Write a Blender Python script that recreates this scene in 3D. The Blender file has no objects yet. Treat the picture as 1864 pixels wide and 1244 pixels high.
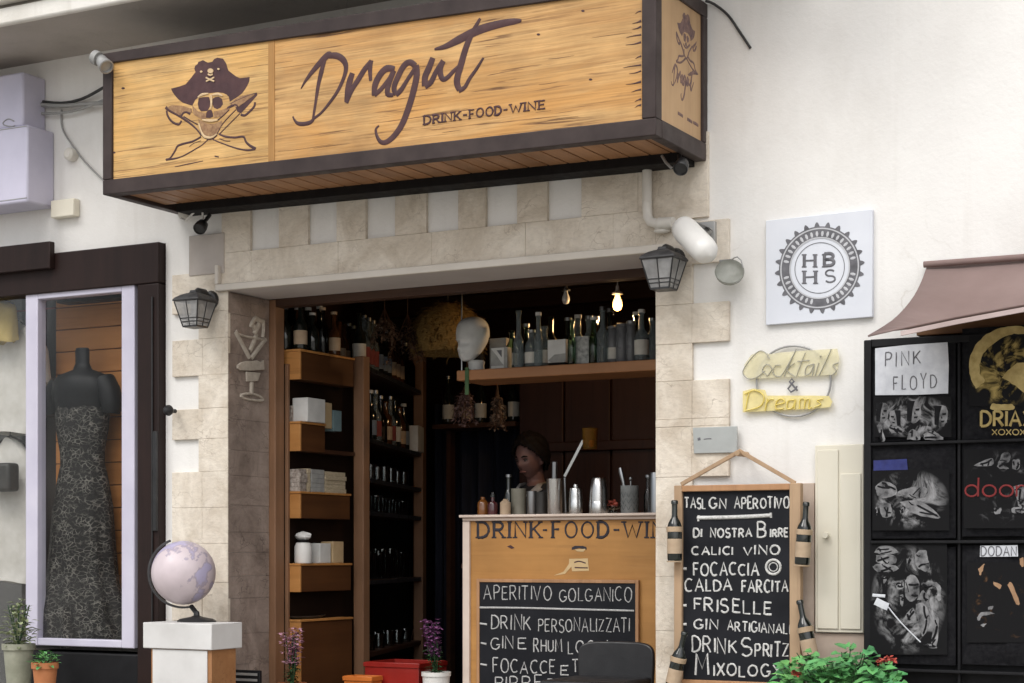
import bpy, math, random
from mathutils import Vector, Matrix
rnd = random.Random(7)
R = math.radians
SC = bpy.context.scene
COL = SC.collection

# ------------------------------------------------------------------ camera
F_PX = 3206.0; TH = math.atan(F_PX/5932.0); HY = 1010.0; DIST = 7.0; CX = 4.165; EYE = 1.0
sT, cT = math.sin(TH), math.cos(TH)
cam = bpy.data.cameras.new('camera'); co = bpy.data.objects.new('camera', cam); COL.objects.link(co)
co.location = (CX, -DIST, EYE); co.rotation_euler = (R(90), 0, TH)
cam.sensor_width = 36; cam.lens = 36*F_PX/1864; cam.shift_y = (HY-622)/1864; cam.clip_end = 500
SC.camera = co

# ------------------------------------------------------------------ world and sun (bright overcast)
W = bpy.data.worlds.new('World'); SC.world = W; W.use_nodes = True
nt = W.node_tree; bg = nt.nodes['Background']
sky = nt.nodes.new('ShaderNodeTexSky'); sky.sky_type = 'NISHITA'; sky.sun_disc = False
SUN_EL, SUN_AZ = R(48), R(-28)           # azimuth measured from the camera side of the street, minus = left
sky.sun_elevation = SUN_EL; sky.sun_rotation = R(180)+SUN_AZ; sky.dust_density = 3.0; sky.ozone_density = 0.6
hs = nt.nodes.new('ShaderNodeHueSaturation'); hs.inputs['Saturation'].default_value = 0.28
nt.links.new(sky.outputs[0], hs.inputs['Color']); nt.links.new(hs.outputs[0], bg.inputs[0]); bg.inputs[1].default_value = 0.13
sl = bpy.data.lights.new('sun', 'SUN'); sl.energy = 1.1; sl.angle = R(28); sl.color = (1, .965, .92)
so = bpy.data.objects.new('sun', sl); COL.objects.link(so)
sd = Vector((math.sin(SUN_AZ)*math.cos(SUN_EL), -math.cos(SUN_AZ)*math.cos(SUN_EL), math.sin(SUN_EL)))
so.rotation_euler = sd.to_track_quat('Z', 'Y').to_euler(); so.location = (-3, -8, 9)
SC.view_settings.view_transform = 'Standard'; SC.view_settings.look = 'None'; SC.view_settings.gamma = 1
SC.view_settings.use_curve_mapping = False; SC.view_settings.exposure = 0.42
SC.render.engine = 'CYCLES'; SC.cycles.use_denoising = True
SC.cycles.max_bounces = 8; SC.cycles.diffuse_bounces = 4; SC.cycles.transparent_max_bounces = 16
SC.cycles.caustics_reflective = False; SC.cycles.caustics_refractive = False
SC.cycles.sample_clamp_indirect = 4

# ------------------------------------------------------------------ measuring helpers: a photo pixel on a known plane -> point in the street
def P(px, py, Y=0.0):
    u = (px-932)/F_PX; v = (HY-py)/F_PX; t = (Y+DIST)/(cT+u*sT)
    return Vector((CX+t*(-sT+u*cT), Y, EYE+t*v))
def Yof(px, X):
    u = (px-932)/F_PX; return (X-CX)/((-sT+u*cT)/(cT+u*sT))-DIST
def PX(px, py, X): return P(px, py, Yof(px, X))
def tr(pts, x0, y0, s): return [(x0+a/s, y0+b/s) for a, b in pts]
def smooth(pts, n=5):
    """Catmull-Rom through 2-tuples"""
    if len(pts) < 3: return list(pts)
    q = [pts[0]]+list(pts)+[pts[-1]]; out = []
    for i in range(1, len(q)-2):
        a, b, c, d = q[i-1:i+3]
        for k in range(n):
            t = k/n
            out.append(tuple(.5*((2*b[j])+(c[j]-a[j])*t+(2*a[j]-5*b[j]+4*c[j]-d[j])*t*t+(3*b[j]-a[j]-3*c[j]+d[j])*t**3) for j in range(len(b))))
    out.append(tuple(q[-2])); return out

# ------------------------------------------------------------------ mesh collector
class M:
    def __init__(s): s.v = []; s.f = []
    def add(s, vs, fs):
        o = len(s.v); s.v += [Vector(p) for p in vs]; s.f += [tuple(i+o for i in f) for f in fs]; return s
    def hexa(s, p):   # 8 points: bottom loop 4 (ccw from above), top loop 4
        return s.add(p, [(3,2,1,0),(4,5,6,7),(0,1,5,4),(1,2,6,5),(2,3,7,6),(3,0,4,7)])
    def box(s, x0, x1, y0, y1, z0, z1):
        return s.hexa([(x0,y0,z0),(x1,y0,z0),(x1,y1,z0),(x0,y1,z0),(x0,y0,z1),(x1,y0,z1),(x1,y1,z1),(x0,y1,z1)])
    def obox(s, mtx, sx, sy, sz):
        c = [(-sx,-sy,-sz),(sx,-sy,-sz),(sx,sy,-sz),(-sx,sy,-sz),(-sx,-sy,sz),(sx,-sy,sz),(sx,sy,sz),(-sx,sy,sz)]
        return s.hexa([mtx @ Vector(p) for p in c])
    def prism(s, front, off):
        n = len(front); off = Vector(off); fr = [Vector(p) for p in front]
        nrm = Vector((0,0,0))
        for i in range(n): nrm += fr[i].cross(fr[(i+1) % n])
        if nrm.dot(off) > 0: fr = fr[::-1]
        return s.add(fr+[p+off for p in fr], [tuple(range(n)), tuple(range(2*n-1, n-1, -1))]+[((i+1) % n, i, n+i, n+(i+1) % n) for i in range(n)])
    def tube(s, pts, r, n=8, cap=True):
        pts = [Vector(p) for p in pts]; m = len(pts); rs = r if isinstance(r, (list, tuple)) else [r]*m
        vs = []; fs = []; prev = None
        for i, p in enumerate(pts):
            t = (pts[min(i+1, m-1)]-pts[max(i-1, 0)])
            t = t.normalized() if t.length > 1e-9 else Vector((0,0,1))
            if prev is None:
                a = Vector((0,0,1)) if abs(t.z) < .9 else Vector((1,0,0)); a = (a-t*a.dot(t)).normalized()
            else:
                a = prev-t*prev.dot(t); a = a.normalized() if a.length > 1e-6 else t.orthogonal().normalized()
            prev = a; b = t.cross(a)
            vs += [p+(a*math.cos(2*math.pi*k/n)+b*math.sin(2*math.pi*k/n))*rs[i] for k in range(n)]
        for i in range(m-1):
            for k in range(n): fs.append((i*n+k, i*n+(k+1) % n, (i+1)*n+(k+1) % n, (i+1)*n+k))
        if cap: fs += [tuple(range(n-1, -1, -1)), tuple((m-1)*n+k for k in range(n))]
        return s.add(vs, fs)
    def lathe(s, prof, c=(0,0,0), n=16, mtx=None, sx=1, sy=1):
        vs = []; fs = []; m = len(prof); c = Vector(c)
        for r, z in prof:
            for k in range(n):
                a = 2*math.pi*k/n; p = Vector((r*math.cos(a)*sx, r*math.sin(a)*sy, z))
                vs.append((mtx @ p if mtx else p)+c)
        for i in range(m-1):
            for k in range(n): fs.append((i*n+k, i*n+(k+1) % n, (i+1)*n+(k+1) % n, (i+1)*n+k))
        if prof[0][0] > 1e-4: fs.append(tuple(range(n-1, -1, -1)))
        if prof[-1][0] > 1e-4: fs.append(tuple((m-1)*n+k for k in range(n)))
        return s.add(vs, fs)
    def ell(s, c, rad, nu=20, nv=12, mtx=None, fn=None):
        vs = []; fs = []; c = Vector(c)
        for j in range(nv+1):
            ph = math.pi*j/nv
            for i in range(nu):
                a = 2*math.pi*i/nu; d = Vector((math.sin(ph)*math.cos(a), math.sin(ph)*math.sin(a), math.cos(ph)))
                p = Vector((d.x*rad[0], d.y*rad[1], d.z*rad[2]))
                if fn: p = fn(p, d)
                vs.append((mtx @ p if mtx else p)+c)
        for j in range(nv):
            for i in range(nu): fs.append((j*nu+i, (j+1)*nu+i, (j+1)*nu+(i+1) % nu, j*nu+(i+1) % nu))
        return s.add(vs, fs)
    def ribbon(s, pts, w, nrm, h=None):
        """raised brush stroke: half-round bead along pts on a plane of normal nrm"""
        pts = [Vector(p) for p in pts]; nrm = Vector(nrm).normalized(); m = len(pts)
        ws = w if isinstance(w, (list, tuple)) else [w]*m
        vs = []; fs = []
        for i, p in enumerate(pts):
            t = pts[min(i+1, m-1)]-pts[max(i-1, 0)]
            t = t.normalized() if t.length > 1e-9 else nrm.orthogonal()
            sd = nrm.cross(t).normalized(); ww = ws[i]; hh = h if h else ww*.5
            vs += [p-sd*ww*.5, p-sd*ww*.3+nrm*hh*.8, p+nrm*hh, p+sd*ww*.3+nrm*hh*.8, p+sd*ww*.5]
        for i in range(m-1):
            for k in range(4): fs.append((i*5+k, (i+1)*5+k, (i+1)*5+k+1, i*5+k+1))
        fs += [(0,1,2,3,4), tuple((m-1)*5+k for k in (4,3,2,1,0))]
        return s.add(vs, fs)
    def leaf(s, p, d, up, L, wd):
        d = Vector(d).normalized(); up = Vector(up); sd = d.cross(up)
        sd = sd.normalized() if sd.length > 1e-5 else d.orthogonal().normalized(); n = sd.cross(d)
        p = Vector(p)
        vs = [p, p+d*L*.35+sd*wd*.5+n*wd*.18, p+d*L*.4, p+d*L*.35-sd*wd*.5+n*wd*.18, p+d*L*.75+sd*wd*.36-n*L*.02, p+d*L*.78-n*L*.06, p+d*L*.75-sd*wd*.36-n*L*.02, p+d*L-n*L*.18]
        return s.add(vs, [(0,1,2),(0,2,3),(1,4,5,2),(2,5,6,3),(4,7,5),(5,7,6)])

def wloc(o):
    v = Vector((0,0,0))
    while o is not None: v += Vector(o.location); o = o.parent
    return v
def obj(name, m, mt, parent=None, bevel=0, smooth_deg=35, seg=2):
    me = bpy.data.meshes.new(name)
    if parent is None:
        lo = [min(v[i] for v in m.v) for i in range(3)]; hi = [max(v[i] for v in m.v) for i in range(3)]
        org = Vector(((lo[0]+hi[0])/2, (lo[1]+hi[1])/2, lo[2]))
    else: org = wloc(parent)
    me.from_pydata([tuple(v-org) for v in m.v], [], m.f); me.update()
    if smooth_deg:
        me.polygons.foreach_set('use_smooth', [True]*len(me.polygons)); me.set_sharp_from_angle(angle=R(smooth_deg))
    if mt: me.materials.append(mt)
    o = bpy.data.objects.new(name, me); COL.objects.link(o)
    if parent is None: o.location = org
    else: o.parent = parent
    if bevel:
        b = o.modifiers.new('bevel', 'BEVEL'); b.width = bevel; b.segments = seg; b.limit_method = 'ANGLE'; b.angle_limit = R(40)
    return o
def tag(o, label, cat, group=None):
    o['label'] = label; o['category'] = cat
    if group: o['group'] = group
    return o
def thing(name, label, cat, loc=(0,0,0), group=None):
    o = bpy.data.objects.new(name, None); COL.objects.link(o); o.location = loc; o.empty_display_size = .05
    return tag(o, label, cat, group)
def structure(o): o['kind'] = 'structure'; return o
def copy_tree(o, loc=None, label=None, parent=None, rot=None, scale=None):
    c = o.copy(); COL.objects.link(c)
    if parent: c.parent = parent
    if loc is not None: c.location = loc
    if label: c['label'] = label
    if rot is not None: c.rotation_euler = (0,0,rot)
    if scale is not None: c.scale = scale
    for ch in list(o.children): copy_tree(ch, parent=c)
    return c
def pl(part, label): part['label'] = label; return part

# ------------------------------------------------------------------ materials
def newmat(name):
    m = bpy.data.materials.new(name); m.use_nodes = True; t = m.node_tree
    return m, t, t.nodes['Principled BSDF']
def N(t, typ, **kw):
    n = t.nodes.new(typ)
    for k, v in kw.items(): setattr(n, k, v)
    return n
def coords(t, scale=(1,1,1), kind='Object'):
    tc = N(t, 'ShaderNodeTexCoord'); mp = N(t, 'ShaderNodeMapping'); mp.inputs['Scale'].default_value = scale
    t.links.new(tc.outputs[kind], mp.inputs['Vector']); return mp.outputs[0]
def noise(t, vec, sc, det=6, rough=.55, dist=0):
    n = N(t, 'ShaderNodeTexNoise'); n.inputs['Scale'].default_value = sc; n.inputs['Detail'].default_value = det
    n.inputs['Roughness'].default_value = rough; n.inputs['Distortion'].default_value = dist
    if vec is not None: t.links.new(vec, n.inputs['Vector'])
    return n.outputs['Fac']
def ramp(t, fac, stops):
    r = N(t, 'ShaderNodeValToRGB'); e = r.color_ramp.elements
    while len(e) < len(stops): e.new(.5)
    for i, (p, c) in enumerate(stops):
        e[i].position = p; e[i].color = (*c, 1) if len(c) == 3 else c
    t.links.new(fac, r.inputs[0]); return r.outputs[0]
def mix(t, a, b, fac, mode='MIX'):
    m = N(t, 'ShaderNodeMix', data_type='RGBA', blend_type=mode)
    for sock, val in ((m.inputs[0], fac), (m.inputs[6], a), (m.inputs[7], b)):
        if isinstance(val, (int, float)): sock.default_value = val
        elif isinstance(val, tuple): sock.default_value = (*val[:3], 1)
        else: t.links.new(val, sock)
    return m.outputs[2]
def bump(t, b, h, strength=.2, dist=.004):
    n = N(t, 'ShaderNodeBump'); n.inputs['Strength'].default_value = strength; n.inputs['Distance'].default_value = dist
    t.links.new(h, n.inputs['Height']); t.links.new(n.outputs[0], b.inputs['Normal'])
def g3(v): return (v, v, v)
def nmat(name, c1, c2, sc=6, rough=.6, metal=0, bmp=.15, scale=(1,1,1), det=7, trans=0, spec=None, island=0, coat=0, rvar=.1):
    m, t, b = newmat(name); v = coords(t, scale)
    f = noise(t, v, sc, det); c = ramp(t, f, [(.3, c1), (.7, c2)])
    f2 = noise(t, v, sc*.23, 3); c = mix(t, c, ramp(t, f2, [(.35, g3(.86)), (.65, g3(1.0))]), .7, 'MULTIPLY')
    if island:
        g = N(t, 'ShaderNodeNewGeometry'); c = mix(t, c, ramp(t, g.outputs['Random Per Island'], [(0, g3(1-island)), (1, g3(1))]), 1.0, 'MULTIPLY')
    t.links.new(c, b.inputs['Base Color']); b.inputs['Metallic'].default_value = metal
    rr = ramp(t, noise(t, v, sc*1.7, 4), [(.3, g3(max(0, rough-rvar))), (.7, g3(min(1, rough+rvar)))]); t.links.new(rr, b.inputs['Roughness'])
    b.inputs['Transmission Weight'].default_value = trans; b.inputs['Coat Weight'].default_value = coat
    if spec is not None: b.inputs['Specular IOR Level'].default_value = spec
    if bmp: bump(t, b, noise(t, v, sc*5, 8, .65), bmp)
    return m
def wood(name, c1, c2, dark, axis=0, rough=.55, lines=.5, sc=1.0, plank=0, plank_axis=2, bmp=.25, island=0, coat=0, spec=.4, patch=None):
    m, t, b = newmat(name); b.inputs['Specular IOR Level'].default_value = spec
    s1 = [14*sc]*3; s1[axis] = 1.1*sc; s2 = [34*sc]*3; s2[axis] = 1.0*sc
    f1 = noise(t, coords(t, s1), 1.0, 8, .6, .6); c = ramp(t, f1, [(.28, c2), (.5, tuple((a+d)/2 for a, d in zip(c1, c2))), (.72, c1)])
    blot = noise(t, coords(t), 3.0*sc, 4); c = mix(t, c, ramp(t, blot, [(.35, g3(.74)), (.62, g3(1.0))]), .8, 'MULTIPLY')
    if patch:
        sp = [3.2]*3; sp[axis] = 1.1; pf = ramp(t, noise(t, coords(t, sp), 1.0, 7, .62, .9), [(.46, g3(0)), (.60, g3(1))]); c = mix(t, c, patch, mix(t, g3(0), pf, .75))
        sg = [90]*3; sg[axis] = 2.2; c = mix(t, c, ramp(t, noise(t, coords(t, sg), 1.0, 6, .7), [(.35, g3(.70)), (.58, g3(1.06))]), .8, 'MULTIPLY')
    f2 = noise(t, coords(t, s2), 1.0, 5, .55, 1.2); ln = ramp(t, f2, [(.375, g3(1)), (.415, g3(0))])
    sel = ramp(t, noise(t, coords(t), 2.2*sc, 3), [(.42, g3(.15)), (.62, g3(1))])
    ln2 = mix(t, ln, sel, 1.0, 'MULTIPLY'); lf = mix(t, g3(0), ln2, lines)
    c = mix(t, c, dark, lf)
    if island:
        g = N(t, 'ShaderNodeNewGeometry'); c = mix(t, c, ramp(t, g.outputs['Random Per Island'], [(0, g3(1-island)), (1, g3(1))]), 1.0, 'MULTIPLY')
    t.links.new(c, b.inputs['Base Color']); b.inputs['Roughness'].default_value = rough; b.inputs['Coat Weight'].default_value = coat
    bump(t, b, f2, bmp, .003)
    return m
def stone(name, c1, c2, vein, tint=.12, vs=7, rough=.75, vein_amt=.55, bmp=.5):
    m, t, b = newmat(name); v = coords(t)
    f = noise(t, v, 4.2, 10, .68, .8); c = ramp(t, f, [(.34, c1), (.64, c2)])
    fine = noise(t, coords(t, (34, 34, 60)), 1, 9, .75); c = mix(t, c, ramp(t, fine, [(.3, g3(.8)), (.55, g3(1.0))]), .7, 'MULTIPLY')
    # cracked veins: distance to distorted cell borders, broken up by noise
    nz = N(t, 'ShaderNodeTexNoise'); nz.inputs['Scale'].default_value = 6; nz.inputs['Detail'].default_value = 6; t.links.new(v, nz.inputs['Vector'])
    ad = N(t, 'ShaderNodeVectorMath', operation='MULTIPLY_ADD'); t.links.new(nz.outputs['Color'], ad.inputs[0]); ad.inputs[1].default_value = (.35,.35,.35)
    mp = coords(t, (1.0, 1.0, 1.7)); t.links.new(mp, ad.inputs[2])
    vo = N(t, 'ShaderNodeTexVoronoi', feature='DISTANCE_TO_EDGE'); vo.inputs['Scale'].default_value = vs; t.links.new(ad.outputs[0], vo.inputs['Vector'])
    cr = ramp(t, vo.outputs['Distance'], [(.0, g3(1)), (.03, g3(0))])
    sel = ramp(t, noise(t, v, 6, 5), [(.46, g3(0)), (.62, g3(1))])
    cf = mix(t, g3(0), mix(t, cr, sel, 1.0, 'MULTIPLY'), vein_amt); c = mix(t, c, vein, cf)
    g = N(t, 'ShaderNodeNewGeometry'); c = mix(t, c, ramp(t, g.outputs['Random Per Island'], [(0, g3(1-tint)), (1, g3(1))]), 1.0, 'MULTIPLY')
    t.links.new(c, b.inputs['Base Color']); b.inputs['Roughness'].default_value = rough
    h = mix(t, fine, cr, .4); bump(t, b, fine, bmp, .004)
    return m
def clear(name, tint, rough=.05, strength=1.0):
    """thin pane: tinted see-through plus mirror reflection by angle"""
    m, t, b = newmat(name); out = t.nodes['Material Output']; t.nodes.remove(b)
    tr_ = N(t, 'ShaderNodeBsdfTransparent'); tr_.inputs[0].default_value = (*tint, 1)
    gl = N(t, 'ShaderNodeBsdfGlossy'); gl.inputs['Roughness'].default_value = rough
    fr = N(t, 'ShaderNodeFresnel'); fr.inputs[0].default_value = 1.45
    sc_ = N(t, 'ShaderNodeMath', operation='MULTIPLY'); sc_.inputs[1].default_value = strength; t.links.new(fr.outputs[0], sc_.inputs[0])
    mx = N(t, 'ShaderNodeMixShader'); t.links.new(sc_.outputs[0], mx.inputs[0]); t.links.new(tr_.outputs[0], mx.inputs[1]); t.links.new(gl.outputs[0], mx.inputs[2])
    t.links.new(mx.outputs[0], out.inputs[0]); return m
def frosted(name, tint, opac=.35, rough=.25):
    m, t, b = newmat(name); out = t.nodes['Material Output']
    b.inputs['Base Color'].default_value = (*tint, 1); b.inputs['Roughness'].default_value = rough
    tr_ = N(t, 'ShaderNodeBsdfTransparent'); tr_.inputs[0].default_value = (*tint, 1)
    mx = N(t, 'ShaderNodeMixShader')
    f = ramp(t, noise(t, coords(t), 14, 4), [(.3, g3(opac*.75)), (.7, g3(min(1, opac*1.2)))]); t.links.new(f, mx.inputs[0])
    t.links.new(tr_.outputs[0], mx.inputs[1]); t.links.new(b.outputs[0], mx.inputs[2]); t.links.new(mx.outputs[0], out.inputs[0]); return m
def emit(name, colr, s):
    m, t, b = newmat(name); b.inputs['Base Color'].default_value = (*colr, 1); b.inputs['Emission Color'].default_value = (*colr, 1); b.inputs['Emission Strength'].default_value = s; return m

def plaster_mat(name, c1, c2, stain):
    m, t, b = newmat(name); v = coords(t)
    c = ramp(t, noise(t, v, 2.2, 8, .6), [(.3, c1), (.7, c2)])
    st = ramp(t, noise(t, coords(t, (1.4, 1.4, .5)), 1.6, 7, .65), [(.52, g3(0)), (.78, g3(1))])
    dr = ramp(t, noise(t, coords(t, (9, 9, .55)), 1, 6, .6), [(.56, g3(0)), (.74, g3(1))]); st = mix(t, st, dr, .35); c = mix(t, c, stain, mix(t, g3(0), st, .55)); t.links.new(c, b.inputs['Base Color']); b.inputs['Roughness'].default_value = .85
    nz = N(t, 'ShaderNodeTexNoise'); nz.inputs['Scale'].default_value = 3; nz.inputs['Detail'].default_value = 8; t.links.new(v, nz.inputs['Vector'])
    ad = N(t, 'ShaderNodeVectorMath', operation='MULTIPLY_ADD'); t.links.new(nz.outputs['Color'], ad.inputs[0]); ad.inputs[1].default_value = (.5,.5,.5); t.links.new(v, ad.inputs[2])
    vo = N(t, 'ShaderNodeTexVoronoi', feature='DISTANCE_TO_EDGE'); vo.inputs['Scale'].default_value = 1.3; t.links.new(ad.outputs[0], vo.inputs['Vector'])
    ck = mix(t, ramp(t, vo.outputs['Distance'], [(0, g3(1)), (.006, g3(0))]), ramp(t, noise(t, v, 1.7, 3), [(.54, g3(0)), (.66, g3(1))]), 1.0, 'MULTIPLY')
    c2_ = mix(t, c, stain, mix(t, g3(0), ck, .7)); t.links.new(c2_, b.inputs['Base Color'])
    h = mix(t, noise(t, v, 55, 6, .7), noise(t, v, 9, 4), .5); bump(t, b, h, .5, .007); return m

PLASTER = plaster_mat('white plaster', (.77,.755,.73), (.86,.85,.825), (.58,.55,.50))
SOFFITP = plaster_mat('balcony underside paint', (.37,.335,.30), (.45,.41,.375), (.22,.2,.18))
CORNICE = plaster_mat('cornice paint', (.76,.74,.68), (.84,.82,.78), (.3,.26,.2))
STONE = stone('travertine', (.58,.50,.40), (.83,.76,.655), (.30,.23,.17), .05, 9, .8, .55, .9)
JAMB = stone('shaded jamb stone', (.20,.152,.125), (.41,.33,.28), (.10,.075,.06), .10, 9, .85, .8, 1.0)  # rough brown jamb stone, with the jamb's shade darkened into its colour
SMOOTHSTONE = nmat('smooth sandstone', (.47,.42,.38), (.54,.49,.45), 9, .7, bmp=.15)
MOULD = nmat('painted moulding', (.62,.57,.50), (.71,.66,.59), 5, .6)
SOFF = nmat('painted soffit', (.56,.52,.50), (.64,.60,.57), 3, .6)
FRAME = nmat('dark brown steel', (.036,.025,.024), (.062,.045,.042), 7, .5, bmp=.15, spec=.28)
SIGNW = wood('honey pine boards', (.76,.47,.195), (.48,.255,.09), (.13,.06,.025), 0, .6, .9, 1.4, patch=(.60,.30,.085), bmp=.5)
SIDEW = wood('plain pine side', (.60,.40,.22), (.50,.32,.17), (.2,.11,.06), 2, .55, .25, .7)
SIGNL = wood('pale pine board', (.80,.52,.215), (.60,.34,.115), (.16,.075,.03), 0, .6, .8, 1.5, patch=(.70,.40,.13), bmp=.5)
SEAM = wood('stained seam', (.50,.27,.09), (.38,.19,.055), (.15,.07,.03), 2, .6, .3)
SLAT = wood('soffit slat wood', (.52,.27,.13), (.36,.17,.07), (.10,.04,.02), 1, .5, .4, 1.2, island=.3)
PAINTB = nmat('brown stencil paint', (.050,.018,.022), (.085,.034,.034), 20, .6, bmp=.2)
PAINTM = nmat('worn brown paint', (.22,.11,.055), (.42,.25,.12), 60, .65, bmp=.2)
PAINTF = nmat('faded brown paint', (.24,.13,.065), (.40,.23,.10), 45, .65, bmp=.15, det=9)
PAINTL = nmat('pale bone paint', (.60,.42,.24), (.70,.52,.30), 30, .6)
PAINTV = nmat('violet brown paint', (.10,.06,.075), (.28,.17,.13), 70, .65)
BLACKM = nmat('black cast metal', (.012,.012,.013), (.025,.025,.026), 20, .38, bmp=.2)
GREYM = nmat('grey metal', (.30,.30,.30), (.42,.42,.41), 12, .45, .3)
HOODM = nmat('weathered dark hood', (.022,.022,.024), (.06,.06,.062), 14, .5, bmp=.25)
WHITEP = nmat('white plastic', (.72,.71,.68), (.80,.79,.76), 8, .4, bmp=.05)
IVORYP = nmat('ivory pipe', (.66,.63,.57), (.75,.72,.66), 8, .45, bmp=.08)
LAVM = nmat('lavender white metal', (.56,.54,.66), (.64,.62,.73), 5, .4, bmp=.04)
LAVBOX = nmat('lavender light box', (.54,.53,.66), (.67,.65,.79), 2.5, .5, bmp=.08, det=10, rvar=.2)
WINFRAME = wood('dark brown window wood', (.026,.013,.011), (.015,.008,.007), (.005,.003,.003), 2, .5, .4, spec=.25)
ORANGESLAT = wood('orange slat wood', (.66,.29,.09), (.50,.20,.055), (.14,.05,.02), 0, .5, .4, .8, island=.2)
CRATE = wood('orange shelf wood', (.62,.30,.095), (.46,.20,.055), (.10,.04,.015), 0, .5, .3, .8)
CRATE_SHADE = wood('shaded shelf side', (.125,.050,.017), (.08,.03,.010), (.05,.02,.01), 1, .5, .3, .8)  # drawer sides: the orange shelf wood with shade put into its colour
POST = wood('brown post wood', (.30,.165,.095), (.22,.115,.06), (.07,.03,.02), 2, .55, .25, .8)
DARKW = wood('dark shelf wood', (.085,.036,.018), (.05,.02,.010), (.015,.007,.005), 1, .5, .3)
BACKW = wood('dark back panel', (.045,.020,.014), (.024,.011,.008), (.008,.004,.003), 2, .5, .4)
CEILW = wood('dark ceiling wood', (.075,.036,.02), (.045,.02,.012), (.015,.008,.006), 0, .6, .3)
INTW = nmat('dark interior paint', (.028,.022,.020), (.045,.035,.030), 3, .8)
BARSHELF = wood('bar shelf plank', (.50,.245,.11), (.38,.17,.07), (.14,.06,.03), 0, .5, .3, .8)
COUNTERW = wood('counter ochre panel', (.55,.28,.085), (.42,.20,.055), (.2,.10,.04), 0, .5, .3, .9)
CREAM = nmat('cream counter paint', (.66,.54,.46), (.75,.63,.54), 10, .5)
CREAMC = nmat('cream cabinet paint', (.77,.725,.60), (.83,.79,.67), 4, .55)
SLATE = nmat('chalkboard', (.008,.009,.012), (.019,.020,.025), 5, .65, bmp=.05, spec=.18)
CHALK = nmat('chalk', (.45,.45,.44), (.80,.80,.78), 110, .9, bmp=.3)
CHALKF = nmat('thin chalk', (.36,.36,.36), (.66,.66,.65), 110, .9, bmp=.3)
BLKFRAME = wood('light brown frame', (.52,.29,.15), (.40,.21,.10), (.18,.08,.04), 2, .55, .3)
PALEFR = wood('pale wood frame', (.50,.35,.22), (.42,.275,.165), (.22,.13,.07), 2, .6, .3)
TANL = nmat('tan leather', (.42,.30,.19), (.52,.39,.26), 20, .6)
STEEL = nmat('brushed steel', (.52,.52,.51), (.66,.66,.65), 30, .27, 1.0, .03, (1,1,.1), rvar=.06)
STEELD = nmat('dull steel', (.26,.27,.28), (.36,.37,.38), 30, .35, 1.0, .03, (1,1,.1))
GLASSC = clear('clear glass', (.80,.84,.84), .03, 1.3)
GLASSG = clear('green glass', (.45,.62,.50), .03, 1.3)
GLASSS = clear('smoky glass', (.50,.52,.54), .04, 1.2)
PANE = clear('window pane', (.96,.965,.965), .03, .12)
GLASSB = frosted('milky bottle glass', (.55,.62,.64), .2, .1)  # clear bottle glass with some pale opaque colour mixed in
GLASSR = clear('rack glass', (.80,.83,.83), .04, 2.6)
AMBER = frosted('amber glass', (.62,.36,.07), .14, .06)
LANTG = frosted('lantern pane', (.66,.66,.66), .34, .3)
DARKB = nmat('dark bottle glass', (.006,.008,.007), (.014,.018,.014), 10, .08, coat=.5, bmp=0, rvar=.03)
BROWNB = nmat('brown bottle glass', (.05,.018,.008), (.09,.035,.012), 10, .1, coat=.5, bmp=0, rvar=.03)
GREYB = nmat('grey ceramic bottle', (.12,.125,.135), (.17,.175,.185), 10, .35)
LABELW = nmat('paper label', (.60,.58,.52), (.72,.70,.64), 20, .8)
LABELK = nmat('kraft label', (.45,.33,.22), (.56,.43,.30), 20, .8)
PAPER = nmat('white card', (.62,.62,.60), (.74,.74,.72), 14, .8)
PAPERG = nmat('grey card', (.30,.30,.29), (.42,.42,.40), 24, .8)
CREAMBOX = nmat('cream card box', (.50,.36,.20), (.58,.44,.26), 14, .8)
BLUEBOX = nmat('teal card', (.16,.25,.28), (.22,.32,.34), 14, .8)
OLDPAPER = nmat('old paper', (.42,.34,.22), (.66,.56,.40), 40, .9, scale=(1,1,6))
MARBLEP = nmat('speckled paper', (.16,.12,.10), (.58,.52,.46), 55, .85)
PLASTICH = nmat('white foam', (.60,.61,.60), (.72,.73,.72), 14, .85, bmp=.3)
CAPB = nmat('black strap', (.008,.007,.007), (.014,.012,.012), 20, .7, spec=.15)
RIBG = nmat('green ribbon', (.06,.13,.05), (.10,.19,.08), 14, .7)
WICKER = nmat('woven straw', (.22,.13,.035), (.48,.31,.10), 60, .8, bmp=.6, scale=(1,1,2.2))
NAVY = nmat('navy curtain', (.006,.008,.020), (.012,.015,.034), 8, .8, scale=(8,8,.4))
SKIN = nmat('skin', (.19,.098,.085), (.24,.13,.11), 9, .5, bmp=.05)
HAIR = nmat('dark hair', (.006,.004,.004), (.014,.010,.008), 30, .7, scale=(6,6,1), spec=.15)
CLOTHD = nmat('dark jacket cloth', (.012,.012,.015), (.025,.025,.03), 40, .85)
CLOTHW = nmat('pale collar cloth', (.40,.38,.37), (.52,.50,.48), 40, .85)
EYEW = nmat('eye white', (.16,.13,.12), (.20,.17,.16), 9, .3)
GLOBEM = None
WHITEBOX = nmat('white painted plinth', (.60,.59,.575), (.77,.765,.755), 4, .55, bmp=.25, det=10, rvar=.2)
PLINTHW = wood('plinth wood', (.42,.21,.09), (.33,.15,.06), (.13,.055,.025), 0, .55, .4, 1.2)
FORM = nmat('black mannequin', (.006,.006,.007), (.012,.012,.013), 12, .5, bmp=0, spec=.25)
RED = nmat('red plastic', (.25,.012,.008), (.32,.018,.012), 8, .4)
ORANGE = nmat('orange plastic', (.55,.14,.02), (.62,.18,.03), 8, .45)
TERRA = nmat('terracotta', (.45,.16,.06), (.54,.21,.085), 14, .8)
LEAFM = nmat('bright leaf', (.07,.33,.13), (.22,.55,.15), 7, .45, bmp=.2, island=.45, det=3)
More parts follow.
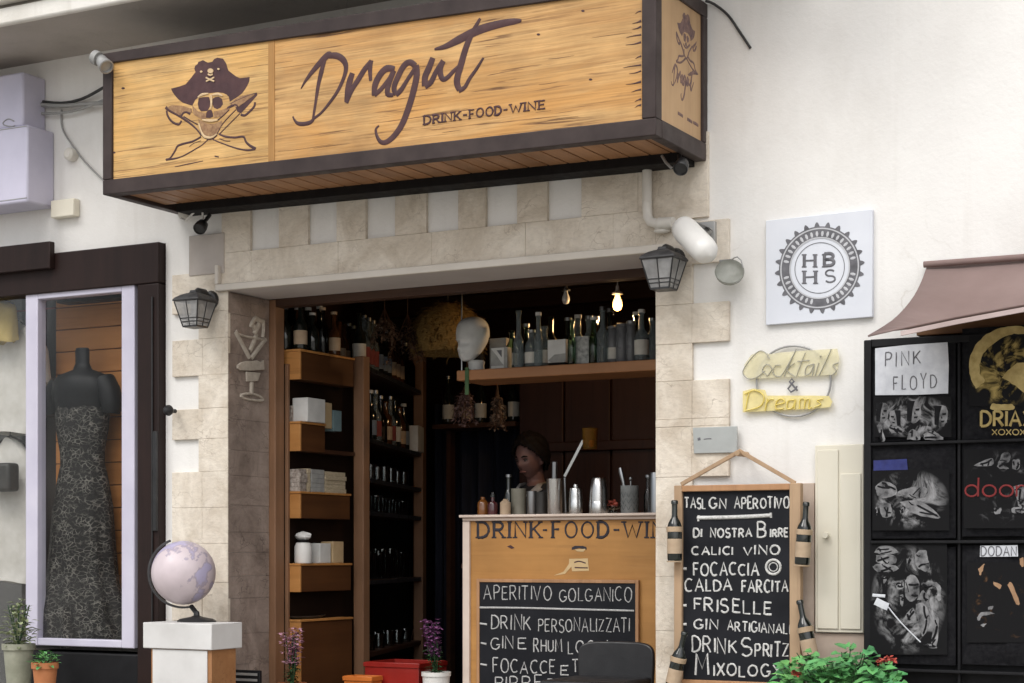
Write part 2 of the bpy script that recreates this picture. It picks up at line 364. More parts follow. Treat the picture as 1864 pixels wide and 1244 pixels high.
LEAFD = nmat('dark leaf', (.025,.075,.03), (.06,.14,.05), 9, .5, bmp=.2, island=.4, det=3)
LEAFP = nmat('pale leaf', (.28,.34,.16), (.40,.45,.26), 9, .6, bmp=.2, island=.3)
PINK = nmat('pink petal', (.52,.22,.34), (.72,.45,.55), 18, .6, island=.35)
PURPLE = nmat('purple petal', (.22,.07,.20), (.38,.15,.34), 18, .6, island=.3)
REDF = nmat('red petal', (.50,.06,.04), (.62,.14,.10), 18, .6, island=.3)
CHAIRM = nmat('black chair plastic', (.010,.010,.012), (.018,.018,.020), 14, .42, bmp=.1)
BARREL = wood('barrel wood', (.075,.034,.017), (.045,.02,.010), (.015,.007,.005), 2, .55, .5)
LIDM = nmat('grey tin lid', (.06,.065,.07), (.10,.105,.11), 14, .45, .4)
BOARDW = nmat('pale blue board', (.70,.73,.80), (.77,.80,.86), 4, .5, bmp=.03)
INKG = nmat('grey printed ink', (.09,.09,.10), (.19,.19,.21), 22, .7, bmp=.05)
INKL = nmat('light printed ink', (.50,.51,.54), (.60,.61,.64), 22, .7)
GLOWC = frosted('cream glow sheet', (.93,.90,.74), .42, .35)  # this sheet and the next paint the blurred glow around the script
GLOWY = frosted('yellow glow sheet', (.93,.85,.48), .6, .35)
TUBEG = nmat('unlit grey tube', (.32,.31,.26), (.42,.41,.36), 14, .35)
TUBEY = nmat('unlit yellow tube', (.74,.58,.12), (.82,.68,.20), 14, .35)
PLATEG = nmat('grey hatch plate', (.40,.42,.41), (.47,.49,.48), 9, .5, .2)
AWN = nmat('taupe awning cloth', (.20,.138,.125), (.27,.195,.18), 3, .9, bmp=.3)
AWNE = nmat('pale awning hem', (.46,.36,.34), (.60,.49,.47), 8, .8)
FASCIA = wood('brown fascia wood', (.22,.10,.035), (.14,.06,.02), (.05,.02,.01), 0, .5, .3)
RACK = nmat('black rack', (.008,.008,.009), (.014,.014,.016), 10, .6, spec=.2)
SHIRT = nmat('black cotton', (.009,.009,.011), (.019,.019,.021), 60, .92, bmp=.4, spec=.1)
PRW = nmat('white shirt print', (.55,.57,.62), (.70,.72,.76), 26, .8)
PRG = nmat('grey shirt print', (.018,.018,.02), (.36,.36,.37), 24, .85, spec=.1, det=10)
PRD = nmat('dark grey shirt print', (.010,.010,.011), (.075,.075,.078), 22, .9, spec=.1)
PRGL = nmat('light grey shirt print', (.22,.22,.23), (.42,.42,.43), 46, .85, spec=.1)
PRK = nmat('black shirt print', (.010,.010,.011), (.02,.02,.022), 30, .9, spec=.1)
PRGD = nmat('gold shirt print', (.33,.24,.08), (.56,.43,.18), 30, .8)
PRB = nmat('blue shirt print', (.018,.022,.11), (.03,.04,.19), 30, .8)
PRR = nmat('red shirt print', (.17,.016,.018), (.26,.03,.03), 30, .8)
PRT = nmat('tan shirt print', (.30,.17,.09), (.42,.26,.15), 30, .8)
GARY = nmat('mustard cloth', (.40,.29,.08), (.52,.39,.14), 12, .9, bmp=.3)
GARR = nmat('red cloth', (.20,.02,.02), (.28,.035,.03), 12, .9, bmp=.3)
GARW = nmat('ivory blouse cloth', (.62,.59,.53), (.78,.75,.70), 12, .9, bmp=.4)
BAGK = nmat('dark bag leather', (.02,.018,.016), (.05,.045,.04), 12, .5, bmp=.3)
PAVE = nmat('street paving', (.34,.32,.29), (.44,.42,.38), 3, .85, bmp=.3)
CABLEM = nmat('dark cable', (.03,.03,.03), (.05,.05,.05), 10, .6)
CABLEG = nmat('grey cable', (.28,.28,.27), (.38,.38,.37), 10, .6)
RELIEF = nmat('carved pale stone', (.44,.385,.32), (.60,.54,.46), 40, .8, bmp=.5)
BULBW = nmat('white lamp glass', (.70,.70,.68), (.78,.78,.76), 6, .25)
REDFRUIT = nmat('red berries', (.38,.06,.035), (.50,.10,.06), 18, .4)

def lace_mat():
    m, t, b = newmat('black lace'); v = coords(t, (1,1,1.5))
    nz = N(t, 'ShaderNodeTexNoise'); nz.inputs['Scale'].default_value = 14; nz.inputs['Detail'].default_value = 5; t.links.new(v, nz.inputs['Vector'])
    ad = N(t, 'ShaderNodeVectorMath', operation='MULTIPLY_ADD'); t.links.new(nz.outputs['Color'], ad.inputs[0]); ad.inputs[1].default_value = (.07,.07,.07); t.links.new(v, ad.inputs[2])
    vo = N(t, 'ShaderNodeTexVoronoi', feature='DISTANCE_TO_EDGE'); vo.inputs['Scale'].default_value = 33; t.links.new(ad.outputs[0], vo.inputs['Vector'])
    e = ramp(t, vo.outputs['Distance'], [(.02, g3(1)), (.11, g3(0))])
    sel = ramp(t, noise(t, v, 17, 6), [(.38, g3(0)), (.6, g3(1))]); f = mix(t, e, sel, 1.0, 'MULTIPLY')
    c = mix(t, (.013,.012,.011), (.20,.188,.165), f); t.links.new(c, b.inputs['Base Color']); b.inputs['Roughness'].default_value = .85
    bump(t, b, f, .6, .006); return m
LACE = lace_mat()
def globe_mat():
    m, t, b = newmat('painted globe'); v = coords(t)
    f = noise(t, v, 5.2, 9, .55, .3)
    c = ramp(t, f, [(.50, (.66,.57,.60)), (.515, (.42,.36,.43)), (.55, (.50,.46,.64))])
    c = mix(t, c, ramp(t, noise(t, v, 15, 6), [(.3, g3(.86)), (.7, g3(1))]), .8, 'MULTIPLY')
    t.links.new(c, b.inputs['Base Color']); b.inputs['Roughness'].default_value = .38; return m
GLOBEM = globe_mat()

# ------------------------------------------------------------------ single-stroke lettering
def arc(cx, cy, rx, ry, a0, a1, n=12): return [(cx+rx*math.cos(R(a0+(a1-a0)*i/n)), cy+ry*math.sin(R(a0+(a1-a0)*i/n))) for i in range(n+1)]
GL = {
 'A': (.8, [[(0,0),(.4,1),(.8,0)], [(.14,.36),(.66,.36)]]), 'B': (.62, [[(0,0),(0,1)], [(0,1)]+arc(.3,.76,.27,.24,90,-90)+[(0,.52)], [(0,.52)]+arc(.32,.26,.3,.26,90,-90)+[(0,0)]]),
 'C': (.75, [arc(.42,.5,.42,.5,50,310,18)]), 'D': (.72, [[(0,0),(0,1)], [(0,1)]+arc(.2,.5,.52,.5,90,-90,16)+[(0,0)]]),
 'E': (.58, [[(0,0),(0,1)], [(0,1),(.56,1)], [(0,.52),(.46,.52)], [(0,0),(.58,0)]]), 'F': (.55, [[(0,0),(0,1)], [(0,1),(.55,1)], [(0,.52),(.45,.52)]]),
 'G': (.8, [arc(.42,.5,.42,.5,48,350,18)+[(.52,.42)]]), 'H': (.7, [[(0,0),(0,1)], [(.7,0),(.7,1)], [(0,.5),(.7,.5)]]), 'I': (.02, [[(0,0),(0.02,1)]]),
 'K': (.66, [[(0,0),(0,1)], [(.62,1),(0,.42)], [(.18,.58),(.66,0)]]), 'L': (.52, [[(0,1),(0,0),(.52,0)]]), 'M': (.86, [[(0,0),(.06,1),(.43,.3),(.8,1),(.86,0)]]),
 'N': (.7, [[(0,0),(0,1),(.7,0),(.7,1)]]), 'O': (.82, [arc(.41,.5,.41,.5,95,455,20)]), 'P': (.58, [[(0,0),(0,1)], [(0,1)]+arc(.28,.74,.3,.26,90,-90)+[(0,.48)]]),
 'R': (.66, [[(0,0),(0,1)], [(0,1)]+arc(.28,.75,.3,.25,90,-90)+[(0,.5)], [(.26,.5),(.66,0)]]), 'S': (.6, [arc(.3,.75,.28,.25,35,250,12)+arc(.3,.25,.3,.26,80,-150,14)]),
 'T': (.7, [[(0,1),(.7,1)], [(.35,1),(.35,0)]]), 'U': (.7, [[(0,1)]+arc(.35,.32,.35,.32,180,360)+[(.7,1)]]), 'V': (.74, [[(0,1),(.37,0),(.74,1)]]),
 'W': (1.05, [[(0,1),(.26,0),(.52,.8),(.78,0),(1.05,1)]]), 'X': (.66, [[(0,0),(.66,1)], [(0,1),(.66,0)]]), 'Y': (.7, [[(0,1),(.35,.5),(.7,1)], [(.35,.5),(.35,0)]]), 'Z': (.66, [[(0,1),(.66,1),(0,0),(.66,0)]]),
 '-': (.4, [[(0,.48),(.4,.48)]]), ' ': (.4, []), '&': (.7, [[(.7,.1),(.15,.8),(.3,1),(.45,.82),(.05,.25),(.25,0),(.55,.2),(.65,.45)]]),
 'd': (.55, [arc(.25,.3,.25,.3,0,360,14), [(.52,1),(.5,0)]]), 'o': (.55, [arc(.27,.3,.26,.3,90,450,14)]), 'r': (.35, [[(0,.6),(0,0)], [(0,.4),(.15,.58),(.35,.56)]]), 's': (.42, [[(.4,.52),(.2,.6),(.05,.48),(.3,.28),(.38,.1),(.2,0),(0,.08)]]),
 'c': (.45, [arc(.25,.3,.24,.3,45,315,10)]),
}
def text(m, s, x0, x1, ybase, h, mp, wpx, nrm, slope=0, gap=.26, jit=0, serif=False, thick=None):
    """lay the words between photo columns x0..x1 on the plane given by mp(px,py); wpx = stroke width in metres"""
    tot = sum(GL[c][0]+gap for c in s)-gap; k = (x1-x0)/tot; x = 0
    for c in s:
        w, strokes = GL[c]; jx, jy, js = (rnd.uniform(-jit, jit) for _ in range(3))
        for st in strokes:
            pts = [(x0+(x+a+jx*.4)*k, ybase-(b*(1+js)+jy*.5)*h+slope*(x+a)*k) for a, b in st]
            if len(pts) == 2: pts = [tuple(p+(q-p)*i/3 for p, q in zip(*pts)) for i in range(4)]
            if jit: pts = [(a+rnd.uniform(-1, 1)*jit*h*.12, b+rnd.uniform(-1, 1)*jit*h*.12) for a, b in pts]
            vert = abs(st[0][0]-st[-1][0]) < .2*abs(st[0][1]-st[-1][1])
            ww = wpx*(thick if (serif and vert and thick) else 1)
            m.ribbon([mp(*p) for p in pts], ww if not jit else [ww*rnd.uniform(.75, 1.2) for _ in pts], nrm, wpx*.35)
            if serif and len(st) >= 2:
                for (a, b), (a2, b2) in ((st[0], st[1]), (st[-1], st[-2])):
                    if (b < .02 or b > .98) and abs(b-b2) > abs(a-a2)*.6:
                        q = [(x0+(x+a+d)*k, ybase-b*h) for d in (-.15, 0, .15)]; m.ribbon([mp(*p) for p in q], wpx*.8, nrm, wpx*.28)
        x += w+gap
def stroke(m, pts, w, mp, nrm, n=5, h=None):
    q = smooth(pts, n); k = len(q)
    if isinstance(w, (list, tuple)):
        ws = []
        for i in range(k):
            t = i/(k-1)*(len(w)-1); j = min(int(t), len(w)-2); ws.append(w[j]+(w[j+1]-w[j])*(t-j))
    else: ws = w
    m.ribbon([mp(*p) for p in q], ws, nrm, h)
FN = (0, -1, 0)
def poly(m, pts, mp, off): m.prism([mp(*p) for p in pts], off)
def onY(Y): return lambda px, py: P(px, py, Y)

#SETTING
# ================================================================== setting
g = M(); g.box(-60, 60, -60, .33, -.2, 0); structure(obj('ground', g, PAVE))

bld = thing('building', 'white plastered town building with a stone clad bar doorway', 'building', (0, .16, 0))
w = M()
w.box(-9, 9, 0, .32, 2.575, 7); w.box(-1.607, -1.22, 0, .32, 0, 2.575); w.box(1.117, 9, 0, .32, 0, 2.575)
w.box(-1.22, 1.117, 0, .32, 2.33, 2.575); w.box(-9, -4.5, 0, .32, 0, 2.575)
obj('facade_wall', w, PLASTER, bld, smooth_deg=0)
# balcony slab above the sign
b = M(); b.box(-9, 1.9, -.56, -.001, 3.6, 3.78); obj('balcony_underside', b, SOFFITP, bld, smooth_deg=0)
b = M()
for y0, z0, z1, x1 in ((-.60, 3.594, 3.68, 1.93), (-.64, 3.70, 3.82, 1.95), (-.66, 3.86, 4.6, 1.95)): b.box(-9, x1, y0, -.562, z0, z1)
obj('balcony_cornice', b, CORNICE, bld, bevel=.012)
# stone cladding: separate tiles with hairline joints
st = M(); GAP = .0004
def tile(x0, x1, z0, z1, y=-.02): st.box(x0+GAP, x1-GAP, y-rnd.uniform(0, .003), -.0005, z0+GAP, z1-GAP)
XL0, XL1, XL2 = P(318, 700)[0], P(366, 700)[0], -1.20
def zl(py, px=345): return P(px, py)[2]
rows = [(500, 572, 1), (572, 620, 0), (620, 686, 1), (686, 746, 0), (746, 801, 1), (801, 860, 0), (860, 925, 1), (925, 990, 1), (990, 1060, 1), (1060, 1130, 1), (1130, 1245, 1), (1245, 1345, 1)]
for a, c, on in rows:
    z1, z0 = zl(a), max(.0, zl(c))
    if on and rnd.random() < .6: tile(XL0, -1.36, z0, z1); tile(-1.36, XL2, z0, z1)
    elif on: tile(XL0, XL2, z0, z1)
    else: tile(XL1, XL2, z0, z1)
zs = P(486, 455)[2]; ztop = 2.80; zm = 2.325
tile(P(408, 480)[0], P(480, 480)[0], zs, ztop)
sq = [(482, 512), (565, 617), (670, 723), (780, 838), (888, 945), (1000, 1062)]
sq = [(460, 512)]+sq[1:]
xs = [P(408, 500)[0]]
for a, c in sq: xs += [P(a, 430)[0], P(c, 430)[0]]
st.v.clear(); st.f.clear()
for a, c, on in rows:
    z1, z0 = zl(a), max(.0, zl(c))
    if on and rnd.random() < .6: tile(XL0, -1.36, z0, z1); tile(-1.36, XL2, z0, z1)
    elif on: tile(XL0, XL2, z0, z1)
    else: tile(XL1, XL2, z0, z1)
xr = P(1292, 350)[0]
for i in range(0, len(xs)-1, 2): tile(xs[i], xs[i+1], zs, ztop)
tile(xs[-1], P(1165, 350)[0], zs, ztop); tile(P(1165, 350)[0], xr, P(1230, 402)[2], ztop)
lx = [P(p, 500)[0] for p in (408, 462, 620, 790, 960, 1120, 1197)]
for i in range(len(lx)-1): tile(lx[i], lx[i+1], zm, zs)
XR0, XR1, XR2 = 1.097, P(1263, 600)[0], P(1330, 600)[0]
def zr(py): return P(1290, py)[2]
tile(XR0, P(1263, 430)[0], zr(484), P(1230, 402)[2]); tile(P(1263, 430)[0], XR2, zr(480), zr(403))
for a, c, on in [(484, 552, 0), (552, 624, 1), (624, 692, 0), (692, 762, 1), (762, 776, 1), (776, 868, 1), (868, 960, 0), (960, 1050, 1), (1050, 1150, 1), (1150, 1345, 1)]:
    z1, z0 = zr(a), max(0, zr(c))
    if not on: tile(XR0, XR1, z0, z1)
    elif rnd.random() < .55: tile(XR0, XR1, z0, z1); tile(XR1, XR2, z0, z1)
    else: tile(XR0, XR2, z0, z1)
obj('stone_surround', st, STONE, bld, bevel=.0015, smooth_deg=0, seg=1)
b = M(); a0, a1 = P(343, 430, -.03), P(407, 497, -.03); b.box(a0.x, a1.x, -.028, -.001, a1.z, a0.z); obj('smooth_corner_block', b, SMOOTHSTONE, bld, bevel=.004)
# jamb linings and lintel
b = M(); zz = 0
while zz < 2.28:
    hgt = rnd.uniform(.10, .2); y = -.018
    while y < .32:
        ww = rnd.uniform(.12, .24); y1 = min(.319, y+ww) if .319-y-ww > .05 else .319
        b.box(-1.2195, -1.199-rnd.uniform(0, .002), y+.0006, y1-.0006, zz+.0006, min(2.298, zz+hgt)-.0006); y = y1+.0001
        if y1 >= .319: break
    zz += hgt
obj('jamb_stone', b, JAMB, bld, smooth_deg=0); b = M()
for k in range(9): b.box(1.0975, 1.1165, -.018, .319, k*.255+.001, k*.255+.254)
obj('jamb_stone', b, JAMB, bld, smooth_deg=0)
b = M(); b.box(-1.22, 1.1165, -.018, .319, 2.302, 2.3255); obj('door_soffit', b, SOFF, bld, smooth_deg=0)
b = M(); b.box(-1.262, 1.16, -.046, -.0195, 2.3005, 2.335); b.box(-1.262, -1.24, -.05, -.0195, 2.335, 2.43); obj('lintel_moulding', b, MOULD, bld, bevel=.005)
# wooden door lining
for x0, x1 in ((-1.235, -1.163), (1.10, 1.16)): obj('door_post', M().box(x0, x1, .322, .40, .1, 2.30), POST, bld, bevel=.004)
b = M(); b.box(-1.162, 1.099, .322, .40, 2.262, 2.36); obj('door_head', b, CEILW, bld, bevel=.004)
# bar room
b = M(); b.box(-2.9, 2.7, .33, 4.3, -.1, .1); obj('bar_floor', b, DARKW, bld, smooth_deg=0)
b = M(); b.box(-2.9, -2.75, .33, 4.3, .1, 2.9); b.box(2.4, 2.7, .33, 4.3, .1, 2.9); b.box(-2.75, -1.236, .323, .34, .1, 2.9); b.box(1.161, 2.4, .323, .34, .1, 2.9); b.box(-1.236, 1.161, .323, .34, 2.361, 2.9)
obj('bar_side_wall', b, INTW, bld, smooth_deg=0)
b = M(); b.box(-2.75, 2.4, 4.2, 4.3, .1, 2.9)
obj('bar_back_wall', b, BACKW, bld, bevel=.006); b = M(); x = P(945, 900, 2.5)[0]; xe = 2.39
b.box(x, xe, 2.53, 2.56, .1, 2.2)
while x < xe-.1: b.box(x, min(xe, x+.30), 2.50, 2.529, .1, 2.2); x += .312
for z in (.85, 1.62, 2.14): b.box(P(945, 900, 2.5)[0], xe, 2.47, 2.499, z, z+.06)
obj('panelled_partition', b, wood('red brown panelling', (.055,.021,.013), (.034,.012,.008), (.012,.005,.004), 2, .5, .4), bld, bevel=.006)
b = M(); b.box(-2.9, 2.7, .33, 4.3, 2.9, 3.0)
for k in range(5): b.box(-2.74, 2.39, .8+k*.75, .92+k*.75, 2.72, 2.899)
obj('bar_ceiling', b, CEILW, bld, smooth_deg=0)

# ------------------------------------------------------------------ the shop on the left: dark frame, glazed bays
win = M()
b0 = P(302, 450)[0]; b1 = P(252, 700, -.04)[0]; ztw = 2.575
win.box(-4.5, b0-.005, -.05, .05, 2.37, ztw); win.box(b1, b0-.005, -.05, .05, 0, 2.368); win.box(-4.5, b1-.002, -.052, .05, 0, .1)
shopw = obj('shop_window', win, WINFRAME, bld, bevel=.006)
b = M(); b.box(-4.5, -2.30, -.09, -.052, 2.49, 2.63); obj('window_board', b, WINFRAME, shopw, bevel=.004)
b = M(); b.box(b0-.045, b0-.038, -.06, -.0505, .1, 2.3); b.box(b0-.032, b0-.008, -.066, -.0505, 1.12, 1.62); obj('lock_plate', b, BLACKM, shopw, bevel=.002)
b = M(); b.lathe([(.0,-.052),(.012,-.05),(.024,-.035),(.028,-.02),(.02,-.005),(.011,.0),(.011,.03)], P(312, 748, -.07), 14, Matrix.Rotation(R(-90), 3, 'X')); obj('door_knob', b, BLACKM, shopw)
# display case
VX0, VX1 = P(50, 800, -.02)[0], P(248, 800, -.02)[0]; VZ1 = P(215, 516, -.03)[2]; VZ0 = P(215, 1180, -.03)[2]
vc = thing('display_case', 'lavender white framed display case with an orange slatted back', 'display case', ((VX0+VX1)/2, .15, VZ0))
b = M(); PW = .085
b.box(VX0, VX0+PW, -.035, .03, VZ0, VZ1); b.box(VX1-PW, VX1, -.035, .03, VZ0, VZ1); b.box(VX0+PW, VX1-PW, -.034, .03, VZ1-.045, VZ1-.001); b.box(VX0+PW, VX1-PW, -.034, .03, VZ0+.001, VZ0+.04)
obj('case_frame', b, LAVM, vc, bevel=.005)
b = M(); b.box(VX0+PW, VX1-PW, -.004, .002, VZ0+.04, VZ1-.045); obj('glass_pane', b, PANE, vc, smooth_deg=0)
b = M(); z = VZ0
while z < VZ1-.02: b.box(VX0-.1, VX1-.02, .30, .32, z, min(VZ1, z+.118)); z += .122
obj('slatted_back', b, ORANGESLAT, vc, bevel=.004)
b = M(); b.box(VX0, VX1-.02, .031, .299, VZ0-.02, VZ0+.02); obj('case_floor', b, BAGK, vc)
b = M(); b.box(VX1-.02, VX1, .031, .32, VZ0, VZ1); obj('case_side', b, LAVM, vc)
b = M(); b.box(VX0, VX1-.021, .20, .299, VZ1-.03, VZ1-.005); obj('case_top', b, FORM, vc)
b = M(); b.box(VX0, VX1+.03, -.02, .3, .1, VZ0-.03); tag(obj('black_plinth', b, RACK, None, .01), 'black plinth panel under the display case', 'plinth')
# dress form with the lace dress
mx, my = P(150, 700, .165)[0], .165
mn = thing('mannequin', 'headless black dress form wearing a long black lace dress', 'mannequin', (mx, my, VZ0+.02))
b = M()
prof = [(.0, 2.10), (.038, 2.10), (.044, 2.085), (.043, 2.02), (.06, 1.985), (.15, 1.955), (.185, 1.92), (.19, 1.86), (.165, 1.78), (.155, 1.70), (.145, 1.62), (.12, 1.50), (.14, 1.40), (.165, 1.30), (.16, 1.2), (.0, 1.2)]
b.lathe(prof[::-1], (mx, my, 0), 28, None, 1.0, .62)
for sgn in (-1, 1):
    b.tube([(mx+sgn*.15, my, 1.92), (mx+sgn*.19, my-.005, 1.86), (mx+sgn*.215, my-.01, 1.78), (mx+sgn*.21, my-.01, 1.745)], [.06, .062, .058, .045], 12)
obj('torso', b, FORM, mn, smooth_deg=60)
b = M(); b.tube([(mx, my, VZ0+.02), (mx, my, 1.22)], .014); b.lathe([(.13, 0), (.13, .012), (.02, .02)], (mx, my, VZ0+.021), 20); obj('stand', b, FORM, mn)
b = M(); n = 44; dp = [(1.83, .155), (1.76, .168), (1.66, .160), (1.55, .138), (1.48, .135), (1.38, .16), (1.25, .185), (1.05, .20), (.85, .22), (.70, .272), (.58, .315), (.52, .345)]
vs = []
for z, r in dp:
    for k in range(n):
        a = 2*math.pi*k/n; fold = 1+.085*math.sin(a*9+z*2)*max(0, (1.5-z))*.9+.012*math.sin(a*17)
        vs.append((mx+r*fold*math.cos(a), my+min(r*.62, .165)*fold*math.sin(a), z+.012*math.sin(a*5)))
b.add(vs, [(i*n+k, (i+1)*n+k, (i+1)*n+(k+1) % n, i*n+(k+1) % n) for i in range(len(dp)-1) for k in range(n)])
dr = obj('dress', b, LACE, mn, smooth_deg=80); so_ = dr.modifiers.new('cloth', 'SOLIDIFY'); so_.thickness = .004
# clothes hung in the bay further left
def garment(name, label, cat, mt, cx, y, ztop_, zbot, wtop, wbot, sleeve=0):
    t_ = M(); n = 26; rows_ = 9; vs = []
    for i in range(rows_):
        f = i/(rows_-1); z = ztop_+(zbot-ztop_)*f; ww = wtop+(wbot-wtop)*min(1, f*1.6)
        if i == 0: ww *= .35
        if i == 1: ww *= .9
        for k in range(n):
            a = 2*math.pi*k/n; fo = 1+.06*f*math.sin(a*7+cx*9)+.03*math.sin(a*13)
            vs.append((cx+ww*.5*fo*math.cos(a), y+.06*fo*math.sin(a)*(.5+f*.6), z+.01*math.sin(a*3)))
    t_.add(vs, [(i*n+k, (i+1)*n+k, (i+1)*n+(k+1) % n, i*n+(k+1) % n) for i in range(rows_-1) for k in range(n)]+[tuple(range(n))])
    if sleeve:
        for sgn in (-1, 1): t_.tube([(cx+sgn*wtop*.36, y, ztop_-.05), (cx+sgn*wtop*.55, y-.01, ztop_-.18), (cx+sgn*wtop*.6, y-.02, ztop_-.18-sleeve)], [.045, .05, .06], 12)
    th_ = thing(name, label, cat, (cx, y, zbot)); obj('cloth', t_, mt, th_, smooth_deg=70)
    h_ = M(); h_.tube([(cx-.12, y, ztop_-.03), (cx, y, ztop_+.02), (cx+.12, y, ztop_-.03)], .006, 6); h_.tube([(cx, y, ztop_+.02), (cx, y, ztop_+.07), (cx+.015, y, ztop_+.085), (cx+.025, y, ztop_+.07)], .003, 6)
    obj('hanger', h_, WINFRAME, th_); return th_
q = P(0, 580, .12); garment('mustard_dress', 'mustard yellow garment hung high at the left end of the shop window', 'garment', GARY, q.x-.02, .12, P(10, 545, .12)[2], P(10, 622, .12)[2], .26, .28)
q = P(14, 720, .2); garment('ivory_blouse', 'ivory white blouse hung left of the display case', 'blouse', GARW, q.x, .22, P(20, 585, .22)[2], P(20, 790, .22)[2], .40, .42, .18)
garment('ivory_skirt', 'pale ivory skirt hung under the white blouse', 'skirt', GARW, q.x-.02, .24, P(20, 800, .24)[2], P(20, 1060, .24)[2], .30, .40)
b = M(); a0, a1 = P(-30, 845, .12), P(30, 895, .12); b.box(a0.x, a1.x, .06, .15, a1.z, a0.z)
bg_ = tag(obj('handbag', b, BAGK, None, .02, seg=3), 'small dark handbag hung between white clothes', 'handbag')
b = M(); b.box(-4.4, VX0-.11, .30, .32, P(20, 560, .3)[2]-.02, 2.35); tag(obj('red_banner', b, GARR), 'dark red cloth strip at the top of the left shop window', 'banner')
b = M(); b.box(-4.5, VX0-.12, .9, .95, .1, 2.56); tag(obj('shop_back_panel', b, nmat('dim grey panel', (.10,.10,.095), (.16,.155,.15), 3, .8)), 'dim grey panel behind the hung clothes', 'panel')
b = M(); b.box(-4.5, VX0-.004, -.045, -.01, P(30, 500, -.03)[2]-.03, P(30, 500, -.03)[2]+.02); pl(obj('blind_box', b, WHITEP, shopw, .004), 'pale grey bar')
b = M(); b.box(-4.48, VX0-.003, .0, .006, .1, 2.36); obj('glass_pane', b, PANE, shopw, smooth_deg=0)

# ------------------------------------------------------------------ light box sign of the neighbour shop
LBX = P(50, 300, -.2)[0]
lb = thing('light_box_sign', 'pale lavender box sign in two tiers at the left edge', 'sign', (LBX-.5, -.2, P(60, 375, -.3)[2]))
b = M(); z0, z1, z2 = P(50, 368, -.2)[2], P(50, 226, -.2)[2], P(42, 130, -.17)[2]
b.box(LBX-1.3, P(50, 300, -.2)[0], -.2, -.002, z0, z1); obj('lower_box', b, LAVBOX, lb, .012)
b = M(); b.box(LBX-1.3, P(42, 180, -.17)[0], -.17, -.002, z1+.002, z2); obj('upper_box', b, LAVBOX, lb, .012)
b = M(); b.box(LBX-1.29, LBX-.004, -.2025, -.2005, z1-.012, z1-.008); b.box(LBX-1.29, LBX-.004, -.2025, -.2005, z0+.02, z0+.024); pl(obj('seam', b, GREYM, lb), 'grey seam line')
b = M(); stroke(b, tr([(75,640),(45,628),(18,645),(22,660),(60,668),(80,662)], 0, 0, 2.894), .006, onY(-.1715), FN); obj('letter', b, GREYM, lb)

#SIGN
# ================================================================== the big wooden sign
SY = -.55
def zb(x): return 2.7127+(x+1.532)*(2.6735-2.7127)/2.861
def zt(x): return 3.386+(x+1.5425)*(3.345-3.386)/2.876
def zwb(x): return zb(x)+.070
def zwt(x): return 3.3357+(x+1.478)*(3.268-3.3357)/2.752
XA, XB = -1.537, 1.331
sg = thing('bar_sign', 'long box sign of honey wood in a dark brown steel frame', 'sign', (0, -.275, 2.69))
def beam(m, x0, x1, lo, hi, y0, y1): m.hexa([(x0,y0,lo(x0)),(x1,y0,lo(x1)),(x1,y1,lo(x1)),(x0,y1,lo(x0)),(x0,y0,hi(x0)),(x1,y0,hi(x1)),(x1,y1,hi(x1)),(x0,y1,hi(x0))])
FW = .062
b = M()
beam(b, XA, XB, zb, zwb, SY, SY+FW); beam(b, XA, XB, zwt, zt, SY, SY+FW)
beam(b, XA, XA+.055, lambda x: zwb(x)+.001, lambda x: zwt(x)-.001, SY, SY+FW); beam(b, XB-FW, XB, lambda x: zwb(x)+.001, lambda x: zwt(x)-.001, SY, SY+FW)
for x0, x1 in ((XA, XA+.05), (XB-.05, XB)):
    beam(b, x0, x1, zb, lambda x: zb(x)+.075, SY+FW+.001, -.002); beam(b, x0, x1, lambda x: zt(x)-.06, zt, SY+FW+.001, -.002)
    beam(b, x0, x1, lambda x: zb(x)+.076, lambda x: zt(x)-.061, -.052, -.002)
obj('frame', b, FRAME, sg, .004)
b = M(); beam(b, XA+.12, XB-.051, lambda x: zb(x)-.022, lambda x: zb(x)+.07, -.15, -.022); obj('rear_shadow_beam', b, CAPB, sg, .003)  # black beam deepened to paint the shadow between slats and wall
XS = P(490, 200, SY)[0]
b = M(); beam(b, XA+.056, XS-.004, lambda x: zwb(x)-.01, lambda x: zwt(x)+.01, SY+.012, SY+.04); obj('front_board', b, SIGNL, sg, .002)
b = M(); beam(b, XS+.004, XB-FW-.001, lambda x: zwb(x)-.01, lambda x: zwt(x)+.01, SY+.0125, SY+.04); obj('front_board', b, SIGNW, sg, .002)
b = M(); beam(b, XS-.012, XS+.022, zwb, zwt, SY+.0095, SY+.03); obj('seam_strip', b, SEAM, sg)
b = M(); b.box(XB-.03, XB-.012, SY+FW+.001, -.053, 2.74, 3.31); obj('side_board', b, SIDEW, sg)
b = M(); b.box(XA+.012, XA+.03, SY+FW+.001, -.053, 2.79, 3.33); obj('side_board', b, SIDEW, sg)
b = M(); x = XA+.052
while x < XB-.07:
    x2 = min(x+.097, XB-.052); sk = -.0
    b.hexa([(x,SY+FW+.001,zb(x)+.018),(x2-.008,SY+FW+.001,zb(x2)+.018),(x2-.008,-.151,zb(x2)+.018),(x,-.151,zb(x)+.018),(x,SY+FW+.001,zb(x)+.034),(x2-.008,SY+FW+.001,zb(x2)+.034),(x2-.008,-.151,zb(x2)+.034),(x,-.151,zb(x)+.034)]); x = x2
obj('underside_slats', b, SLAT, sg, .002)
b = M(); b.box(XA+.06, XB-.06, SY+FW+.01, -.02, 3.30, 3.31); b.box(XA+.06, XB-.06, SY+FW+.002, -.101, 2.752, 2.757); obj('inner_sheet', b, CAPB, sg, smooth_deg=0)
